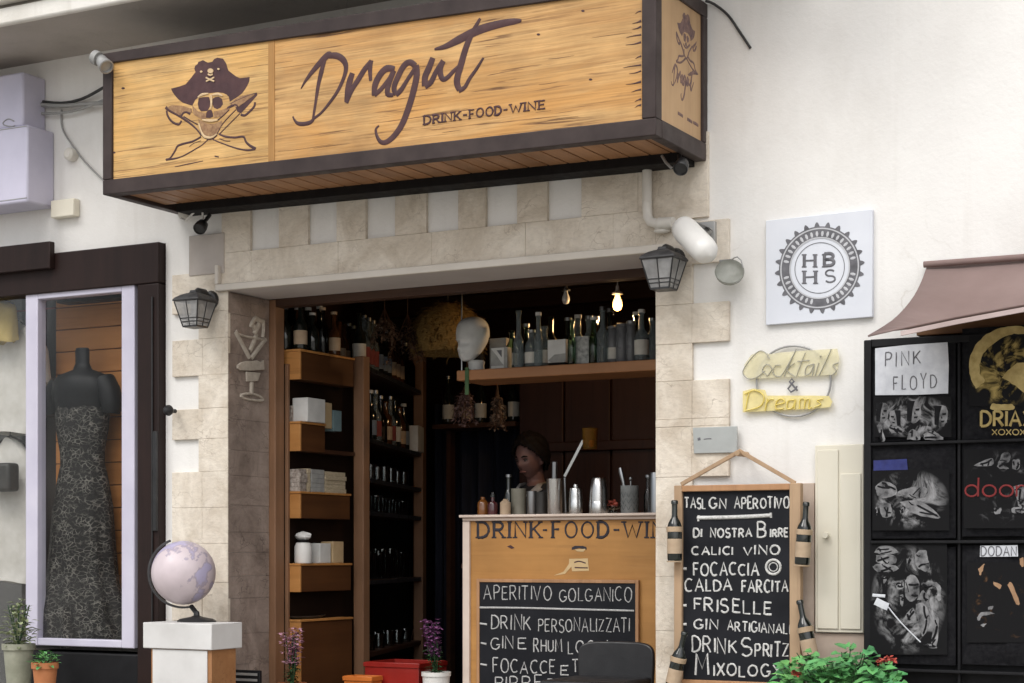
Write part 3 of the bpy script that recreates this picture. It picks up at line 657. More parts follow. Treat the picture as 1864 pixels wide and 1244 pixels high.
# emblem and lettering painted on the boards
mp = onY(SY+.0115); E = lambda pts: tr(pts, 290, 90, 5.652)
hat = [(120,405),(200,385),(270,360),(305,320),(330,290),(350,262),(372,235),(360,200),(368,170),(395,150),(400,130),(425,122),(450,112),(478,128),(500,138),(545,128),(565,100),(600,86),(625,92),(655,96),(672,122),(690,150),(700,190),(712,220),(750,250),(790,280),(830,297),(860,295),(930,285),(925,330),(905,375),(880,415),(850,455),(790,500),(725,540),(715,490),(690,465),(655,450),(600,442),(520,452),(460,462),(410,492),(370,520),(340,580),(300,570),(240,550),(195,515),(160,475),(135,440)]
em = M(); poly(em, E(hat), mp, (0,.002,0))
poly(em, E([(405,505),(450,492),(510,490),(525,540),(520,590),(495,635),(430,640),(405,610),(395,560)]), mp, (0,.002,0))
poly(em, E([(545,512),(575,492),(610,488),(645,510),(655,565),(630,600),(595,617),(560,600),(545,560)]), mp, (0,.002,0))
poly(em, E([(485,650),(505,625),(535,622),(550,655),(555,695),(520,708),(480,705)]), mp, (0,.002,0))
poly(em, E([(1000,450),(1010,470),(985,500),(905,590),(840,660),(800,640),(790,610),(900,530)]), mp, (0,.002,0))
mm = .0105
for pts, wd in [([(65,598),(110,632),(170,665),(235,705),(320,765),(390,830),(430,890)], [.016,.014,.012,.009,.006]), ([(75,630),(85,680),(120,735),(165,765),(205,772),(228,735)], .011), ([(225,690),(245,655),(280,645),(320,665)], .013), ([(250,690),(320,735),(395,775)], .006),
                ([(1005,452),(930,470),(860,500),(790,530),(735,560)], .006), ([(985,545),(975,590),(930,640),(880,680),(838,672)], .012), ([(700,610),(740,585),(780,572),(805,585),(790,610)], .013), ([(790,620),(720,690),(650,770),(610,840),(590,880)], .006), ([(830,660),(760,730),(690,800),(620,870)], .006), ([(720,620),(660,680),(600,730)], .007),
                ([(430,900),(380,930),(330,952),(250,972),(190,995),(165,1040),(140,1080),(110,1120),(65,1135)], [.009,.010,.011,.010,.006]), ([(500,930),(440,985),(380,1022),(300,1068),(240,1100),(160,1125),(70,1136)], [.006,.006,.007,.007,.012]), ([(610,868),(650,888),(700,902),(780,908),(865,900),(890,950),(930,990),(992,1025)], [.008,.010,.010,.010,.010,.012,.014]), ([(985,1028),(920,1038),(850,1032),(770,1012),(680,980),(600,950),(550,925)], [.010,.008,.007,.006,.006]), ([(420,790),(425,850),(450,895),(500,925),(550,920),(595,885)], .007), ([(570,1100),(612,1108)], .006), ([(160,1210),(300,1180),(450,1150)], [.003,.006,.003]), ([(310,1000),(360,965),(430,940)], .003), ([(620,920),(680,942),(730,945)], .004)]:
    stroke(em, E(pts), wd, mp, FN, 4, .0012)
obj('pirate_emblem', em, PAINTB, sg)
em = M(); mp2 = onY(SY+.0105)
poly(em, E([(400,715),(440,740),(500,765),(560,770),(610,750),(645,735),(640,790),(610,840),(580,880),(550,893),(490,893),(450,870),(430,830),(408,780)]), mp2, (0,.001,0))
poly(em, E([(340,580),(400,640),(480,655),(480,710),(440,720),(400,700),(350,665)]), mp2, (0,.001,0))
poly(em, E([(560,640),(640,625),(700,600),(730,590),(700,640),(640,690),(560,705)]), mp2, (0,.001,0))
poly(em, E([(80,595),(130,575),(230,580),(330,610),(340,655),(280,640),(200,680),(120,635)]), mp2, (0,.001,0))
poly(em, E([(720,560),(800,500),(900,465),(980,455),(880,545),(790,600),(760,570)]), mp2, (0,.001,0))
pl(obj('emblem_shading', em, PAINTM, sg), 'lighter worn brown tone of the painted skull')
em = M(); mp3 = onY(SY+.008)
for c_, r_ in (((525,222), 30), ((430,230), 13), ((607,203), 12)): poly(em, E([(c_[0]+r_*math.cos(a*.52), c_[1]+r_*.85*math.sin(a*.52)) for a in range(12)]), mp3, (0,.002,0))
for pts in ([(478,290),(520,312),(565,330)], [(565,288),(520,312),(480,330)], [(500,255),(525,268),(550,255)]): stroke(em, E(pts), .0075, mp3, FN, 3, .001)
for pts in ([(395,495),(440,465),(505,455)], [(530,465),(535,540),(530,610)], [(545,470),(600,460),(650,480)], [(440,725),(520,735),(600,728)], [(405,760),(432,850),(470,900),(540,905),(590,870)]): stroke(em, E(pts), [.007,.012,.006], mp3, FN, 3, .001)
obj('emblem_highlight', em, PAINTL, sg)
D = lambda pts: tr(pts, 520, 20, 4.236)
mp = onY(SY+.0115); le = M()
DRAGUT = [([(118,600),(160,530),(230,440),(320,345),(345,342)], [.004,.016,.026,.022]), ([(310,350),(385,345),(440,375),(465,430),(450,510),(400,620),(330,720),(270,790),(210,835)], [.018,.024,.024,.020,.016,.014,.012,.010,.012]), ([(300,380),(275,470),(250,580),(232,700),(210,835)], [.016,.020,.016,.012,.010]), ([(215,835),(190,860),(140,872),(95,868),(70,845),(55,815)], [.012,.016,.016,.010,.006]),
                ([(515,480),(495,540),(480,610),(468,705)], [.022,.026,.026,.018]), ([(468,710),(510,610),(560,530),(610,450),(660,385)], [.016,.020,.022,.022,.016]), ([(660,382),(650,440),(655,540)], [.018,.020,.012]),
                ([(840,450),(780,445),(730,490),(690,570),(680,655)], [.020,.026,.026,.026,.018]), ([(685,650),(740,600),(800,520),(840,460)], [.018,.018,.016,.018]), ([(830,470),(795,560),(785,640),(830,650)], [.022,.024,.020,.014]),
                ([(1000,425),(960,398),(915,420),(870,500),(835,590),(850,648)], [.022,.022,.024,.024,.022,.018]), ([(850,648),(890,610),(940,530),(1000,440)], [.020,.020,.016,.018]), ([(1005,420),(1010,500),(985,620),(950,740),(900,870),(840,960),(780,1010),(735,1012),(705,970),(695,915),(720,885)], [.024,.026,.026,.026,.025,.023,.020,.016,.012,.010,.006]),
                ([(1135,362),(1105,440),(1075,510),(1072,580)], [.022,.026,.026,.024]), ([(1075,585),(1120,550),(1160,470),(1215,385)], [.020,.022,.020,.020]), ([(1215,385),(1190,450),(1205,520),(1240,520),(1290,470),(1330,430)], [.022,.024,.020,.018,.016,.012]),
                ([(1500,58),(1445,160),(1395,270),(1350,420),(1320,540),(1340,612)], [.010,.020,.024,.026,.026,.020]), ([(1335,615),(1380,590),(1420,520),(1470,450),(1525,362)], [.020,.016,.014,.013,.008]), ([(1148,296),(1230,275),(1330,225),(1450,165),(1560,125),(1680,95),(1760,82),(1818,76)], [.008,.020,.030,.032,.030,.026,.022,.010])]
for pts, wd in DRAGUT:
    stroke(le, D(pts), [q*1.22 for q in wd], mp, FN, 5, .0016)
obj('lettering', le, PAINTB, sg)
le = M(); mpx = onY(SY+.0113)
def slant(px, py): return mpx(px, py-.133*(px-770))
for w_, a_, c_ in (('DRINK', 772, 838), ('-', 843, 850), ('FOOD', 855, 912), ('-', 917, 924), ('WINE', 929, 992)): text(le, w_, a_, c_, 227, 15, slant, .0075, FN, 0, .3, .05, True, 1.3)
obj('tagline', le, PAINTB, sg)
# dark knots, cracks and weathered board ends
le = M()
for x, y in ((224,161),(1061,20),(980,63),(1075,145),(860,5),(207,278)):
    poly(le, [(x+3.2*math.cos(a*.7), y+2.0*math.sin(a*.7)) for a in range(9)], onY(SY+.0113), (0,.001,0))
for k in range(12):
    y = 18+k*16+rnd.uniform(-5, 5); L_ = rnd.uniform(10, 34); stroke(le, [(1167, y), (1167-L_*.5, y+2+rnd.uniform(-1, 2)), (1167-L_, y+5)], [.010*rnd.uniform(.5, 1.2), .004, .001], onY(SY+.0113), FN, 3, .0008)
for k in range(22):
    x = rnd.uniform(210, 1120); f = (x-204)/966; y = (114-136*f)+(rnd.uniform(.06, .95))*(213+20*f); L_ = rnd.uniform(25, 110); sl_ = -.135
    stroke(le, [(x, y), (x+L_*.4, y+L_*.4*sl_+rnd.uniform(-1.5, 1.5)), (x+L_, y+L_*sl_)], [.0006, rnd.uniform(.0009, .0019), .0005], onY(SY+.0117), FN, 3, .0004)
obj('cracks', le, PAINTB, sg)
# the same emblem and lettering, small, on the end board
XE = XB-.0125; SN = (1,0,0)
def side_em(px, py): x = 1231+(px-302)*.225; return PX(x, 24+(py+.13*(px-386)-105)*.56+.52*(x-1250), XE+.001)
def side_le(px, py): x = 1222+(px-535)*.118; return PX(x, 152+(py+.14*(px-740)-150)*.33+.52*(x-1250), XE+.001)
le = M(); poly(le, E(hat), side_em, (-.001,0,0))
for p_ in ([(405,505),(450,492),(510,490),(525,540),(495,635),(430,640),(405,610)], [(545,512),(575,492),(645,510),(655,565),(595,617),(560,600)], [(485,650),(535,622),(555,695),(480,705)], [(1000,450),(985,500),(840,660),(790,610),(900,530)]): poly(le, E(p_), side_em, (-.001,0,0))
for pts, wd in [([(65,598),(170,665),(320,765),(430,890)], .012), ([(75,630),(120,735),(205,772),(228,735)], .010), ([(985,545),(930,640),(838,672)], .010), ([(790,620),(650,770),(590,880)], .008), ([(430,900),(330,952),(190,995),(140,1080),(65,1135)], .009), ([(500,930),(380,1022),(240,1100),(70,1136)], .009), ([(610,868),(700,902),(865,900),(930,990),(992,1025)], .010), ([(985,1028),(850,1032),(680,980),(550,925)], .008), ([(420,790),(450,895),(550,920),(640,790)], .009), ([(400,700),(520,735),(690,620)], .010)]: stroke(le, E(pts), wd, side_em, SN, 4, .001)
for pts, wd in DRAGUT: stroke(le, D(pts), [q*.5 for q in wd], side_le, SN, 4, .001)
for x0_, y0_ in ((1234, 206), (1251, 217), (1262, 223)): stroke(le, [(x0_, y0_), (x0_+5, y0_+3), (x0_+9, y0_+6)], .014, lambda px, py: PX(px, py, XE+.001), SN, 2, .001)
obj('side_emblem', le, PAINTV, sg)

#FIXTURES
# ================================================================== lamps, cameras, pipes and cables on the facade
def lantern(loc, label):
    t_ = thing('wall_lantern', label, 'lantern', loc, 'black wall lanterns beside the doorway')
    L = Vector(loc); b = M()
    b.lathe([(.0,-.032),(.03,-.032),(.05,-.022),(.058,-.006),(.058,0)], L, 22, Matrix.Rotation(R(-90), 3, 'X')); obj('mount', M().add([(v.x, 2*L.y-v.y if False else v.y, v.z) for v in b.v], b.f), BLACKM, t_)
    b = M(); b.tube([L+Vector((0,-.02,.0)), L+Vector((0,-.07,.035)), L+Vector((0,-.12,.035)), L+Vector((0,-.15,.012))], [.024,.026,.026,.024], 10); obj('arm', b, BLACKM, t_)
    c = L+Vector((0,-.15,-.012)); b = M(); R0, R1 = .103, .05
    hood = [(.108,-.018),(.112,-.010),(.10,.004),(.072,.022),(.042,.034),(.03,.036),(.026,.052),(.0,.054)]
    rot = Matrix.Rotation(R(45), 3, 'Z')
    b.lathe([(r*1.25, z) for r, z in hood], c, 4, rot); obj('hood', b, HOODM, t_, .004, 20)
    zt_, zb_ = -.02, -.165; top = .088; bot = .052
    b = M(); b.lathe([(bot*1.414, zb_), (top*1.414, zt_)], c, 4, rot); b.f = b.f[:4]; obj('glass', b, LANTG, t_, smooth_deg=0)
    b = M()
    for sx in (-1, 1):
        for sy in (-1, 1): b.tube([c+Vector((sx*top, sy*top, zt_)), c+Vector((sx*bot, sy*bot, zb_))], .0042, 6)
    for f in (.68, .82):
        h = top+(bot-top)*f; z = zt_+(zb_-zt_)*f; q = [c+Vector((sx*h, sy*h, z)) for sx, sy in ((-1,-1),(1,-1),(1,1),(-1,1))]
        for i in range(4): b.tube([q[i], q[(i+1) % 4]], .003, 6)
    for sx, sy in ((0,-1), (1,0), (-1,0)): b.tube([c+Vector((sx*top, sy*top, zt_)), c+Vector((sx*bot, sy*bot, zb_))], .0035, 6)
    b.lathe([(.0,zb_-.008),(bot*1.45,zb_-.006),(bot*1.45,zb_+.004),(0,zb_+.004)], c, 4, rot); obj('cage', b, BLACKM, t_, smooth_deg=20)
    b = M(); b.lathe([(.0,-.115),(.018,-.112),(.026,-.10),(.026,-.03),(0,-.028)], c, 12); obj('bulb', b, BULBW, t_); t_.scale = (.82,)*3; return t_
l1 = lantern(P(384, 547, -.024), 'black glazed wall lantern left of the bar doorway')
l2 = copy_tree(l1, P(1229, 472, -.024), 'black glazed wall lantern right of the doorway, under the white floodlight')
# white floodlight with grey bracket
q0, q1 = P(1246, 418, -.16), P(1282, 455, -.24)
fl = thing('floodlight', 'white capsule shaped security light above the right lantern', 'security light', P(1262, 420, -.02))
b = M(); d = (q1-q0); ax = d.normalized(); rr_ = .056; mtx = ax.to_track_quat('Z', 'Y').to_matrix(); Ln = d.length
b.lathe([(.0,-.052),(.03,-.045),(.05,-.022),(rr_,.01),(rr_,Ln-.01),(.052,Ln+.02),(.036,Ln+.045),(.0,Ln+.055)], q0, 24, mtx); obj('housing', b, WHITEP, fl, smooth_deg=60)
b = M(); b.tube([q0+d*.4, P(1290, 420, -.06)], .018, 8); b.box(P(1268, 430, -.03)[0], P(1304, 430, -.03)[0], -.05, -.0235, P(1290, 445, -.03)[2], P(1290, 405, -.03)[2]); obj('bracket', b, GREYM, fl, .003)
b = M(); qq = P(1262, 410, -.08); b.add([P(1262,402,-.10), P(1292,413,-.14), P(1300,421,-.10), P(1270,404,-.04), P(1262,404,-.10), P(1292,415,-.14), P(1300,423,-.10), P(1270,406,-.04)], [(0,1,2,3),(7,6,5,4),(0,4,5,1),(1,5,6,2),(2,6,7,3),(3,7,4,0)]); obj('visor', b, GREYM, fl)
# hanging clear disc lamp
q0 = P(1328, 500, -.07); dl = thing('clear_lamp', 'round smoky glass shade hung right of the security light', 'lamp shade', q0)
b = M(); b.lathe([(.0,-.012),(.03,-.011),(.048,-.006),(.058,.004),(.062,.02),(.060,.024),(.054,.008),(.044,.0),(.0,-.006)], q0, 28, Matrix.Rotation(R(62), 3, 'X') @ Matrix.Rotation(R(20), 3, 'Y')); obj('glass', b, frosted('smoky shade glass', (.52,.53,.49), .6, .2), dl, smooth_deg=60)
b = M(); b.tube([P(1332, 474, -.02), P(1336, 470, -.05), P(1342, 468, -.07), P(1349, 474, -.08), P(1353, 488, -.08)], .0028, 6); b.tube([P(1310,476,-.03), P(1335,474,-.03)], .006, 6); obj('wire', b, GREYM, dl)
# drain pipe
pp = [P(1178, 285, -.05), P(1178, 380, -.05), P(1179, 395, -.05), P(1184, 404, -.055), P(1195, 407, -.06), P(1222, 406, -.07)]
dpn = thing('drain_pipe', 'ivory drain pipe with an elbow below the sign', 'pipe', pp[1])
b = M(); b.tube(pp, .021, 16); obj('pipe', b, IVORYP, dpn, smooth_deg=60)
b = M(); b.tube([P(1178, 366, -.05), P(1178, 369, -.05)], .0225, 16); b.tube([P(1200, 407, -.062), P(1226, 406, -.072)], .0255, 16); obj('collar', b, IVORYP, dpn, .002)
b = M(); b.ell(P(1206, 420, -.05), (.04, .02, .013)); b.lathe([(.036,-.004),(.036,.006)], P(1206, 416, -.05), 16, None, 1, .6); obj('end_cap', b, IVORYP, dpn)
# black ball spotlights under the sign
def spot(loc, arm, label):
    t_ = thing('spotlight', label, 'spotlight', loc, 'small spotlights on the sign'); L = Vector(loc); b = M()
    ax = Vector((.15,-.75,-.6)).normalized(); mtx = ax.to_track_quat('Z', 'Y').to_matrix()
    b.lathe([(.0,-.05),(.014,-.048),(.026,-.034),(.031,-.01),(.032,.018),(.028,.022),(.024,.014),(0,.012)], L, 18, mtx); obj('head', b, BLACKM, t_, smooth_deg=50)
    b = M(); b.tube([L, L+Vector(arm)*.6, L+Vector(arm)], .010, 8); obj('arm', b, BLACKM, t_); return t_
s1_ = spot(P(1240, 304, -.25), (-.03,.05,.06), 'black ball spotlight under the right end of the sign')
spot(P(365, 414, -.12), (.01,.06,.07), 'black ball spotlight under the left end of the sign')
b = M(); b.tube([P(1205, 284, -.2), P(1212, 296, -.22), P(1222, 306, -.24)], .006, 8); tag(obj('light_rod', b, GREYM), 'short pale rod beside the right spotlight', 'rod')
b = M(); b.tube([P(330, 398, -.06), P(338, 402, -.07), P(346, 394, -.08), P(356, 384, -.09), P(366, 378, -.09), P(369, 388, -.08), P(369, 404, -.07)], .0055, 8); tag(obj('white_cable', b, WHITEP), 'white cable loop under the left end of the sign', 'cable')
b = M(); b.ell(P(334, 388, -.03), (.032, .018, .036)); tag(obj('junction_box', b, IVORYP), 'round cream junction box under the left end of the sign', 'junction box')
sp = thing('corner_spotlight', 'small grey spotlight at the top left corner of the sign', 'spotlight', P(186, 112, -.6)); L = P(188, 115, -.6)
b = M(); ax = Vector((.72,-.25,-.62)).normalized(); b.lathe([(.0,-.045),(.02,-.042),(.028,-.03),(.03,.0),(.036,.04),(.030,.042),(.026,.03),(0,.028)], L, 18, ax.to_track_quat('Z', 'Y').to_matrix()); obj('head', b, GREYM, sp, smooth_deg=50)
b = M(); b.tube([P(172, 104, -.6), P(180, 108, -.6)], [.034, .034], 14); b.tube([L, L+Vector((0,.06,.0))], .012, 8); obj('bracket', b, CABLEG, sp)
# cables
def cable(pts, r, mt, label): tag(obj('cable', M().tube(smooth([tuple(p) for p in pts], 4), r, 7), mt, None, smooth_deg=60), label, 'cable')
cable([P(60,183,-.02), P(110,188,-.03), P(150,180,-.03), P(188,160,-.06)], .008, CABLEM, 'dark cable curving up to the sign, topmost of the bundle on the left wall')
cable([P(60,190,-.03), P(110,193,-.04), P(150,190,-.04), P(190,188,-.06)], .011, CABLEG, 'thick grey cable in the middle of the bundle beside the sign')
cable([P(60,207,-.03), P(110,206,-.04), P(150,198,-.04), P(190,182,-.06)], .007, CABLEG, 'thin grey cable, lowest of the bundle beside the sign')
cable([P(112,200,-.01), P(113,232,-.012), P(130,262,-.012), P(155,295,-.012), P(190,330,-.02)], .005, CABLEG, 'thin cable running down diagonally to the lower left corner of the sign')
cable([P(1284,2,-.03), P(1300,8,-.02), P(1325,28,-.012), P(1346,58,-.01), P(1366,88,-.008)], .0058, CABLEM, 'dark cable on the white wall right of the sign')
b = M(); b.lathe([(.0,-.05),(.02,-.05),(.032,-.04),(.036,-.0)], P(134,283,-.001), 18, Matrix.Rotation(R(-90), 3, 'X')); bx_ = b
tag(obj('vent_cover', M().add([(v.x, -abs(v.y)-.001, v.z) for v in b.v], b.f), IVORYP), 'small round beige cap on the left wall', 'vent cover')
b = M(); b.box(P(104,380)[0], P(146,380)[0], -.05, -.001, P(125,398)[2], P(125,366)[2]); tag(obj('meter_box', b, CREAMC, None, .006), 'small cream wall box under the lavender sign', 'wall box')
# carved cocktail glass on the left jamb
JX = -1.1985; mj = lambda x, y: PX(x, y, JX); J = lambda pts: tr(pts, 410, 560, 6.545); JN = (1,0,0)
cg = thing('cocktail_relief', 'pale carved cocktail glass ornament on the left door jamb', 'ornament', mj(455, 728))
b = M()
for pts, wd in [([(118,285),(200,440),(285,600)], .026), ([(478,380),(400,480),(310,605)], .026), ([(370,320),(330,430),(290,520)], .028), ([(130,310),(240,345),(350,365),(470,385)], .014)]: stroke(b, J(pts), wd, mj, JN, 3, .010)
obj('bowl', b, RELIEF, cg)
b = M(); poly(b, J([(130,690),(170,655),(235,640),(300,640),(360,630),(400,650),(440,625),(450,745),(300,755),(160,750),(128,725)]), lambda x, y: mj(x, y)+Vector((.012,0,0)), (-.012,0,0)); poly(b, J([(235,765),(405,780),(375,880),(240,885)]), lambda x, y: mj(x, y)+Vector((.010,0,0)), (-.010,0,0)); obj('hand', b, RELIEF, cg, .003)
b = M(); stroke(b, J([(312,890),(310,960),(310,1030)]), .028, mj, JN, 3, .010); obj('stem', b, RELIEF, cg)
b = M(); stroke(b, J([(175,1045),(240,1030),(320,1030),(400,1055),(440,1090),(430,1110),(330,1105),(230,1085),(175,1050)]), .014, mj, JN, 3, .009); obj('foot', b, RELIEF, cg)
b = M()
for pts, wd in [([(300,240),(320,180),(360,130),(400,160),(450,165)], .026), ([(320,250),(350,230)], .03), ([(445,170),(450,260),(440,360)], .022), ([(400,200),(370,260),(340,320)], .03), ([(350,150),(370,125)], .03)]: stroke(b, J(pts), wd, mj, JN, 3, .012)
obj('garnish', b, RELIEF, cg)

#RIGHTWALL
# ================================================================== signs on the right wall
t_ = thing('round_badge_sign', 'pale blue square board with a grey bottle cap badge', 'sign', P(1491, 585, -.02))
b = M(); qs = [(1394,402),(1588,381),(1588,577),(1394,592)]; b.prism([P(x, y, -.022) for x, y in qs], (0,.021,0)); obj('board', b, BOARDW, t_, .002)
cen = (1492, 488); b = M(); mp = onY(-.0235); n = 96
def ring(m, r0, r1, mpf, off, teeth=0, amp=0, n=96, sx=1.0, c=cen):
    vs = []; 
    for k in range(n):
        a = 2*math.pi*k/n; rr = r1+(amp*max(0, math.sin(a*teeth)) if teeth else 0); dy = -.07*math.cos(a)
        for r in (rr, r0): vs.append(mpf(c[0]+r*math.cos(a)*sx, c[1]-r*math.sin(a)*1.02-.055*r*math.cos(a)))
    m.add(vs+[v+Vector(off) for v in vs], [(2*k, 2*k+1, 2*((k+1) % n)+1, 2*((k+1) % n)) for k in range(n)]+[(2*((k+1) % n), 2*((k+1) % n)+2*n, 2*k+2*n, 2*k) for k in range(n)])
ring(b, 53, 74, mp, (0,.001,0), 24, 8, 240); obj('cap_ring', b, INKG, t_, smooth_deg=0)
b = M(); mp2 = onY(-.0242)
for r in (70.5, 54): ring(b, r-1.2, r+1.2, mp2, (0,.0006,0))
for k in range(40):
    a = 2*math.pi*(k+.5)/40
    if k in (0, 19, 20, 39, 30, 29): continue
    r0, r1 = 57.5, 67
    stroke(b, [(cen[0]+r*math.cos(a), cen[1]-r*math.sin(a)-.055*r*math.cos(a)) for r in (r0, (r0+r1)/2, r1)], [.006,.012,.007], mp2, FN, 2, .0006)
obj('ring_lettering', b, INKL, t_)
b = M(); ring(b, 44.5, 45.6, onY(-.0235), (0,.0006,0))
text(b, 'HB', 1464, 1518, 486, 22, onY(-.0232), .0068, FN, -.05, .6, 0, True, 2.0); text(b, 'HS', 1464, 1520, 516, 22, onY(-.0232), .0068, FN, -.05, .6, 0, True, 2.0); obj('initials', b, INKG, t_)
# cocktails & dreams sign
t_ = thing('script_neon_sign', 'yellow unlit script sign with a thin ring on the white wall', 'sign', P(1445, 755, -.02)); Z5 = lambda pts: tr(pts, 1320, 360, 2.963)
b = M(); b.prism([P(*p, -.022) for p in Z5([(95,950),(105,900),(140,850),(190,825),(240,845),(300,835),(430,825),(520,820),(605,815),(615,870),(600,955),(450,962),(250,972),(130,978)])], (0,.0015,0)); obj('upper_glow', b, GLOWC, t_)  # added sheets stand in for the glow behind the lettering
b = M(); b.prism([P(*p, -.024) for p in Z5([(95,1045),(150,1030),(215,1038),(225,1068),(340,1068),(470,1068),(560,1070),(578,1100),(565,1130),(490,1138),(450,1140),(300,1148),(200,1152),(95,1158)])], (0,.0015,0)); obj('lower_glow', b, GLOWY, t_)
b = M(); pts = [(370+200*math.cos(R(a)), 990-190*math.sin(R(a))) for a in range(0, 361, 8)]; b.tube([P(*p, -.014) for p in Z5(pts)], .0045, 8, False); obj('ring', b, GREYM, t_)
b = M(); mpz = onY(-.0265)
for pts in [[(240,870),(215,835),(180,830),(130,880),(95,940),(120,975),(165,972),(215,935)], [(225,960),(200,930),(225,900),(252,925),(228,962)], [(300,905),(270,908),(258,945),(285,966),(315,945),(385,815)], [(385,815),(350,890),(318,967)], [(375,893),(335,930),(378,967)], [(432,838),(400,920),(385,965)], [(390,885),(455,878)], [(478,898),(440,912),(432,955),(460,945),(480,898),(470,962)], [(505,893),(485,962)], [(512,860),(518,852)], [(572,818),(540,890),(505,962)], [(612,890),(582,905),(600,935),(570,962)]]: stroke(b, Z5(pts), .0042, mpz, FN, 4, .003)
obj('upper_script', b, TUBEG, t_)
b = M(); mpz = onY(-.0245)
text(b, '&', 1433, 1452, 714, 24, onY(-.02), .008, FN); obj('ampersand', b, INKG, t_)
b = M(); mpz = onY(-.0285)
for pts in [[(128,1055),(118,1100),(108,1148)], [(105,1060),(160,1040),(208,1070),(190,1125),(108,1150)], [(228,1085),(222,1115),(215,1148)], [(220,1115),(240,1090),(262,1088)], [(275,1118),(320,1105),(305,1085),(278,1100),(275,1140),(315,1138)], [(375,1090),(340,1098),(335,1138),(365,1132),(380,1090),(372,1142)], [(400,1142),(405,1090),(430,1090),(425,1140)], [(430,1095),(455,1088),(450,1138),(470,1130)], [(530,1085),(495,1095),(515,1115),(480,1132)]]: stroke(b, Z5(pts), .0060, mpz, FN, 4, .004)
obj('lower_script', b, TUBEY, t_)
# grey hatch
t_ = thing('utility_hatch', 'flat grey metal hatch above the hanging chalkboard', 'hatch', P(1300, 826, -.03))
b = M(); b.prism([P(x, y, -.034) for x, y in ((1261,779),(1341,776),(1342,824),(1263,826))], (0,.012,0)); obj('plate', b, PLATEG, t_, .002)
b = M(); mph = onY(-.0345); stroke(b, [(1270,800),(1275,799)], .012, mph, FN, 2, .001); stroke(b, [(1281,800),(1288,799),(1295,799)], .0045, mph, FN, 2, .001); obj('lock_mark', b, INKG, t_)
# cream cabinet
t_ = thing('utility_cabinet', 'cream metal cabinet with two doors behind the chalkboard', 'cabinet', P(1525, 1150, -.04)); x0, x1 = P(1484, 1000, -.03)[0], P(1572, 1000, -.03)[0]; z1, z0 = P(1525, 810, -.03)[2], P(1525, 1152, -.03)[2]
b = M(); b.box(x0, x1, -.035, -.001, z0, z1); obj('casing', b, CREAMC, t_, .004)
b = M(); zm_ = P(1525, 863, -.03)[2]; xm = P(1529, 900, -.03)[0]; b.box(xm+.004, x1-.008, -.042, -.0355, z0+.015, zm_); obj('door', b, CREAMC, t_, .003)
b = M(); b.box(x0+.012, xm-.004, -.042, -.0355, z0+.015, z1-.02); dd = obj('door', b, CREAMC, t_, .003)
b = M(); b.lathe([(.0,-.03),(.012,-.03),(.015,-.02),(.008,0)], P(1505, 975, -.045), 12, Matrix.Rotation(R(-90), 3, 'X')); obj('knob', M().add([(v.x, -.042-abs(v.y+.045), v.z) for v in b.v], b.f), CREAMC, dd)
b = M()
b.box(x0-.03, x0+.25, -.02, -.001, .2, z0-.004)
b.box(P(1440, 900, -.02)[0], P(1482, 900, -.02)[0], -.02, -.001, P(1460, 1160, -.02)[2], P(1460, 880, -.02)[2])
obj('wall_base_stone', b, nmat('pinkish base stone', (.46,.36,.29), (.58,.48,.40), 9, .8, bmp=.3), bld, .002)

# ------------------------------------------------------------------ chalkboard hung on the right wall
CY = -.10
cb = thing('chalkboard', 'tall chalk menu board in a light wood frame hung from the wall', 'chalkboard', P(1345, 1244, CY)); Z4 = lambda x, y: (1180+x/2.569, 760+y/2.569)
BX0, BX1 = P(1229, 1000, CY)[0], P(1459, 1000, CY)[0]; bz1, bz0 = P(1345, 882, CY)[2], P(1345, 1258, CY)[2]
b = M(); b.box(BX0+.02, BX1-.02, CY+.004, CY+.018, bz0+.01, bz1-.01); obj('slate', b, SLATE, cb, smooth_deg=0)
fx = P(1243, 1000, CY)[0]; fx1 = P(1439, 1000, CY)[0]
for x0, x1 in ((BX0, fx), (fx1, BX1)): obj('frame_post', M().box(x0, x1, CY-.014, CY+.022, bz0, bz1), PALEFR, cb, .003)
for z0, z1 in ((bz1-.027, bz1-.001), (bz0+.001, bz0+.04)): obj('frame_rail', M().box(fx, fx1, CY-.0135, CY+.0215, z0, z1), BLKFRAME, cb, .003)
b = M()
for a, c in (((1240,882),(1346,822)), ((1344,820),(1448,880))):
    p0, p1 = P(*a, CY-.004), P(*c, CY-.004); d = (p1-p0); mtx = Matrix.Translation((p0+p1)/2) @ d.to_track_quat('X', 'Z').to_matrix().to_4x4(); b.obox(mtx, d.length/2, .004+.002*(a[0] == 1240), .0085)
b.lathe([(.0,-.03),(.012,-.03),(.012,.09)], P(1346, 826, CY), 12, Matrix.Rotation(R(-90), 3, 'X')); obj('hanger', b, PALEFR, cb, .002)
mpb = onY(CY+.0035); ch = M(); wd = .0082
def cut(par, mt):
    global ch
    obj('chalk_line', ch, mt, par); ch = M()
def ctext(m, s, a, c, base, h, mpf, sx, wd, slope=0, gap=.30, jit=.13):
    x0, yb = sx(a, base); x1, _ = sx(c, base); _, y0 = sx(a, base-h); text(m, s, x0, x1, yb, yb-y0, mpf, wd, FN, slope, gap, jit)
ctext(ch, 'TASL', 172, 268, 425, 48, mpb, Z4, wd*.9); ctext(ch, 'GN', 288, 362, 423, 48, mpb, Z4, wd); ctext(ch, 'APEROTIVO', 402, 660, 425, 50, mpb, Z4, wd*.9)
cut(cb, CHALK)
stroke(ch, [Z4(230,470), Z4(350,468), Z4(470,464), Z4(575,458)], .016, mpb, FN, 3); stroke(ch, [Z4(236,458), Z4(234,486)], .010, mpb, FN, 2); stroke(ch, [Z4(573,446), Z4(574,470)], .010, mpb, FN, 2)
cut(cb, CHALK)
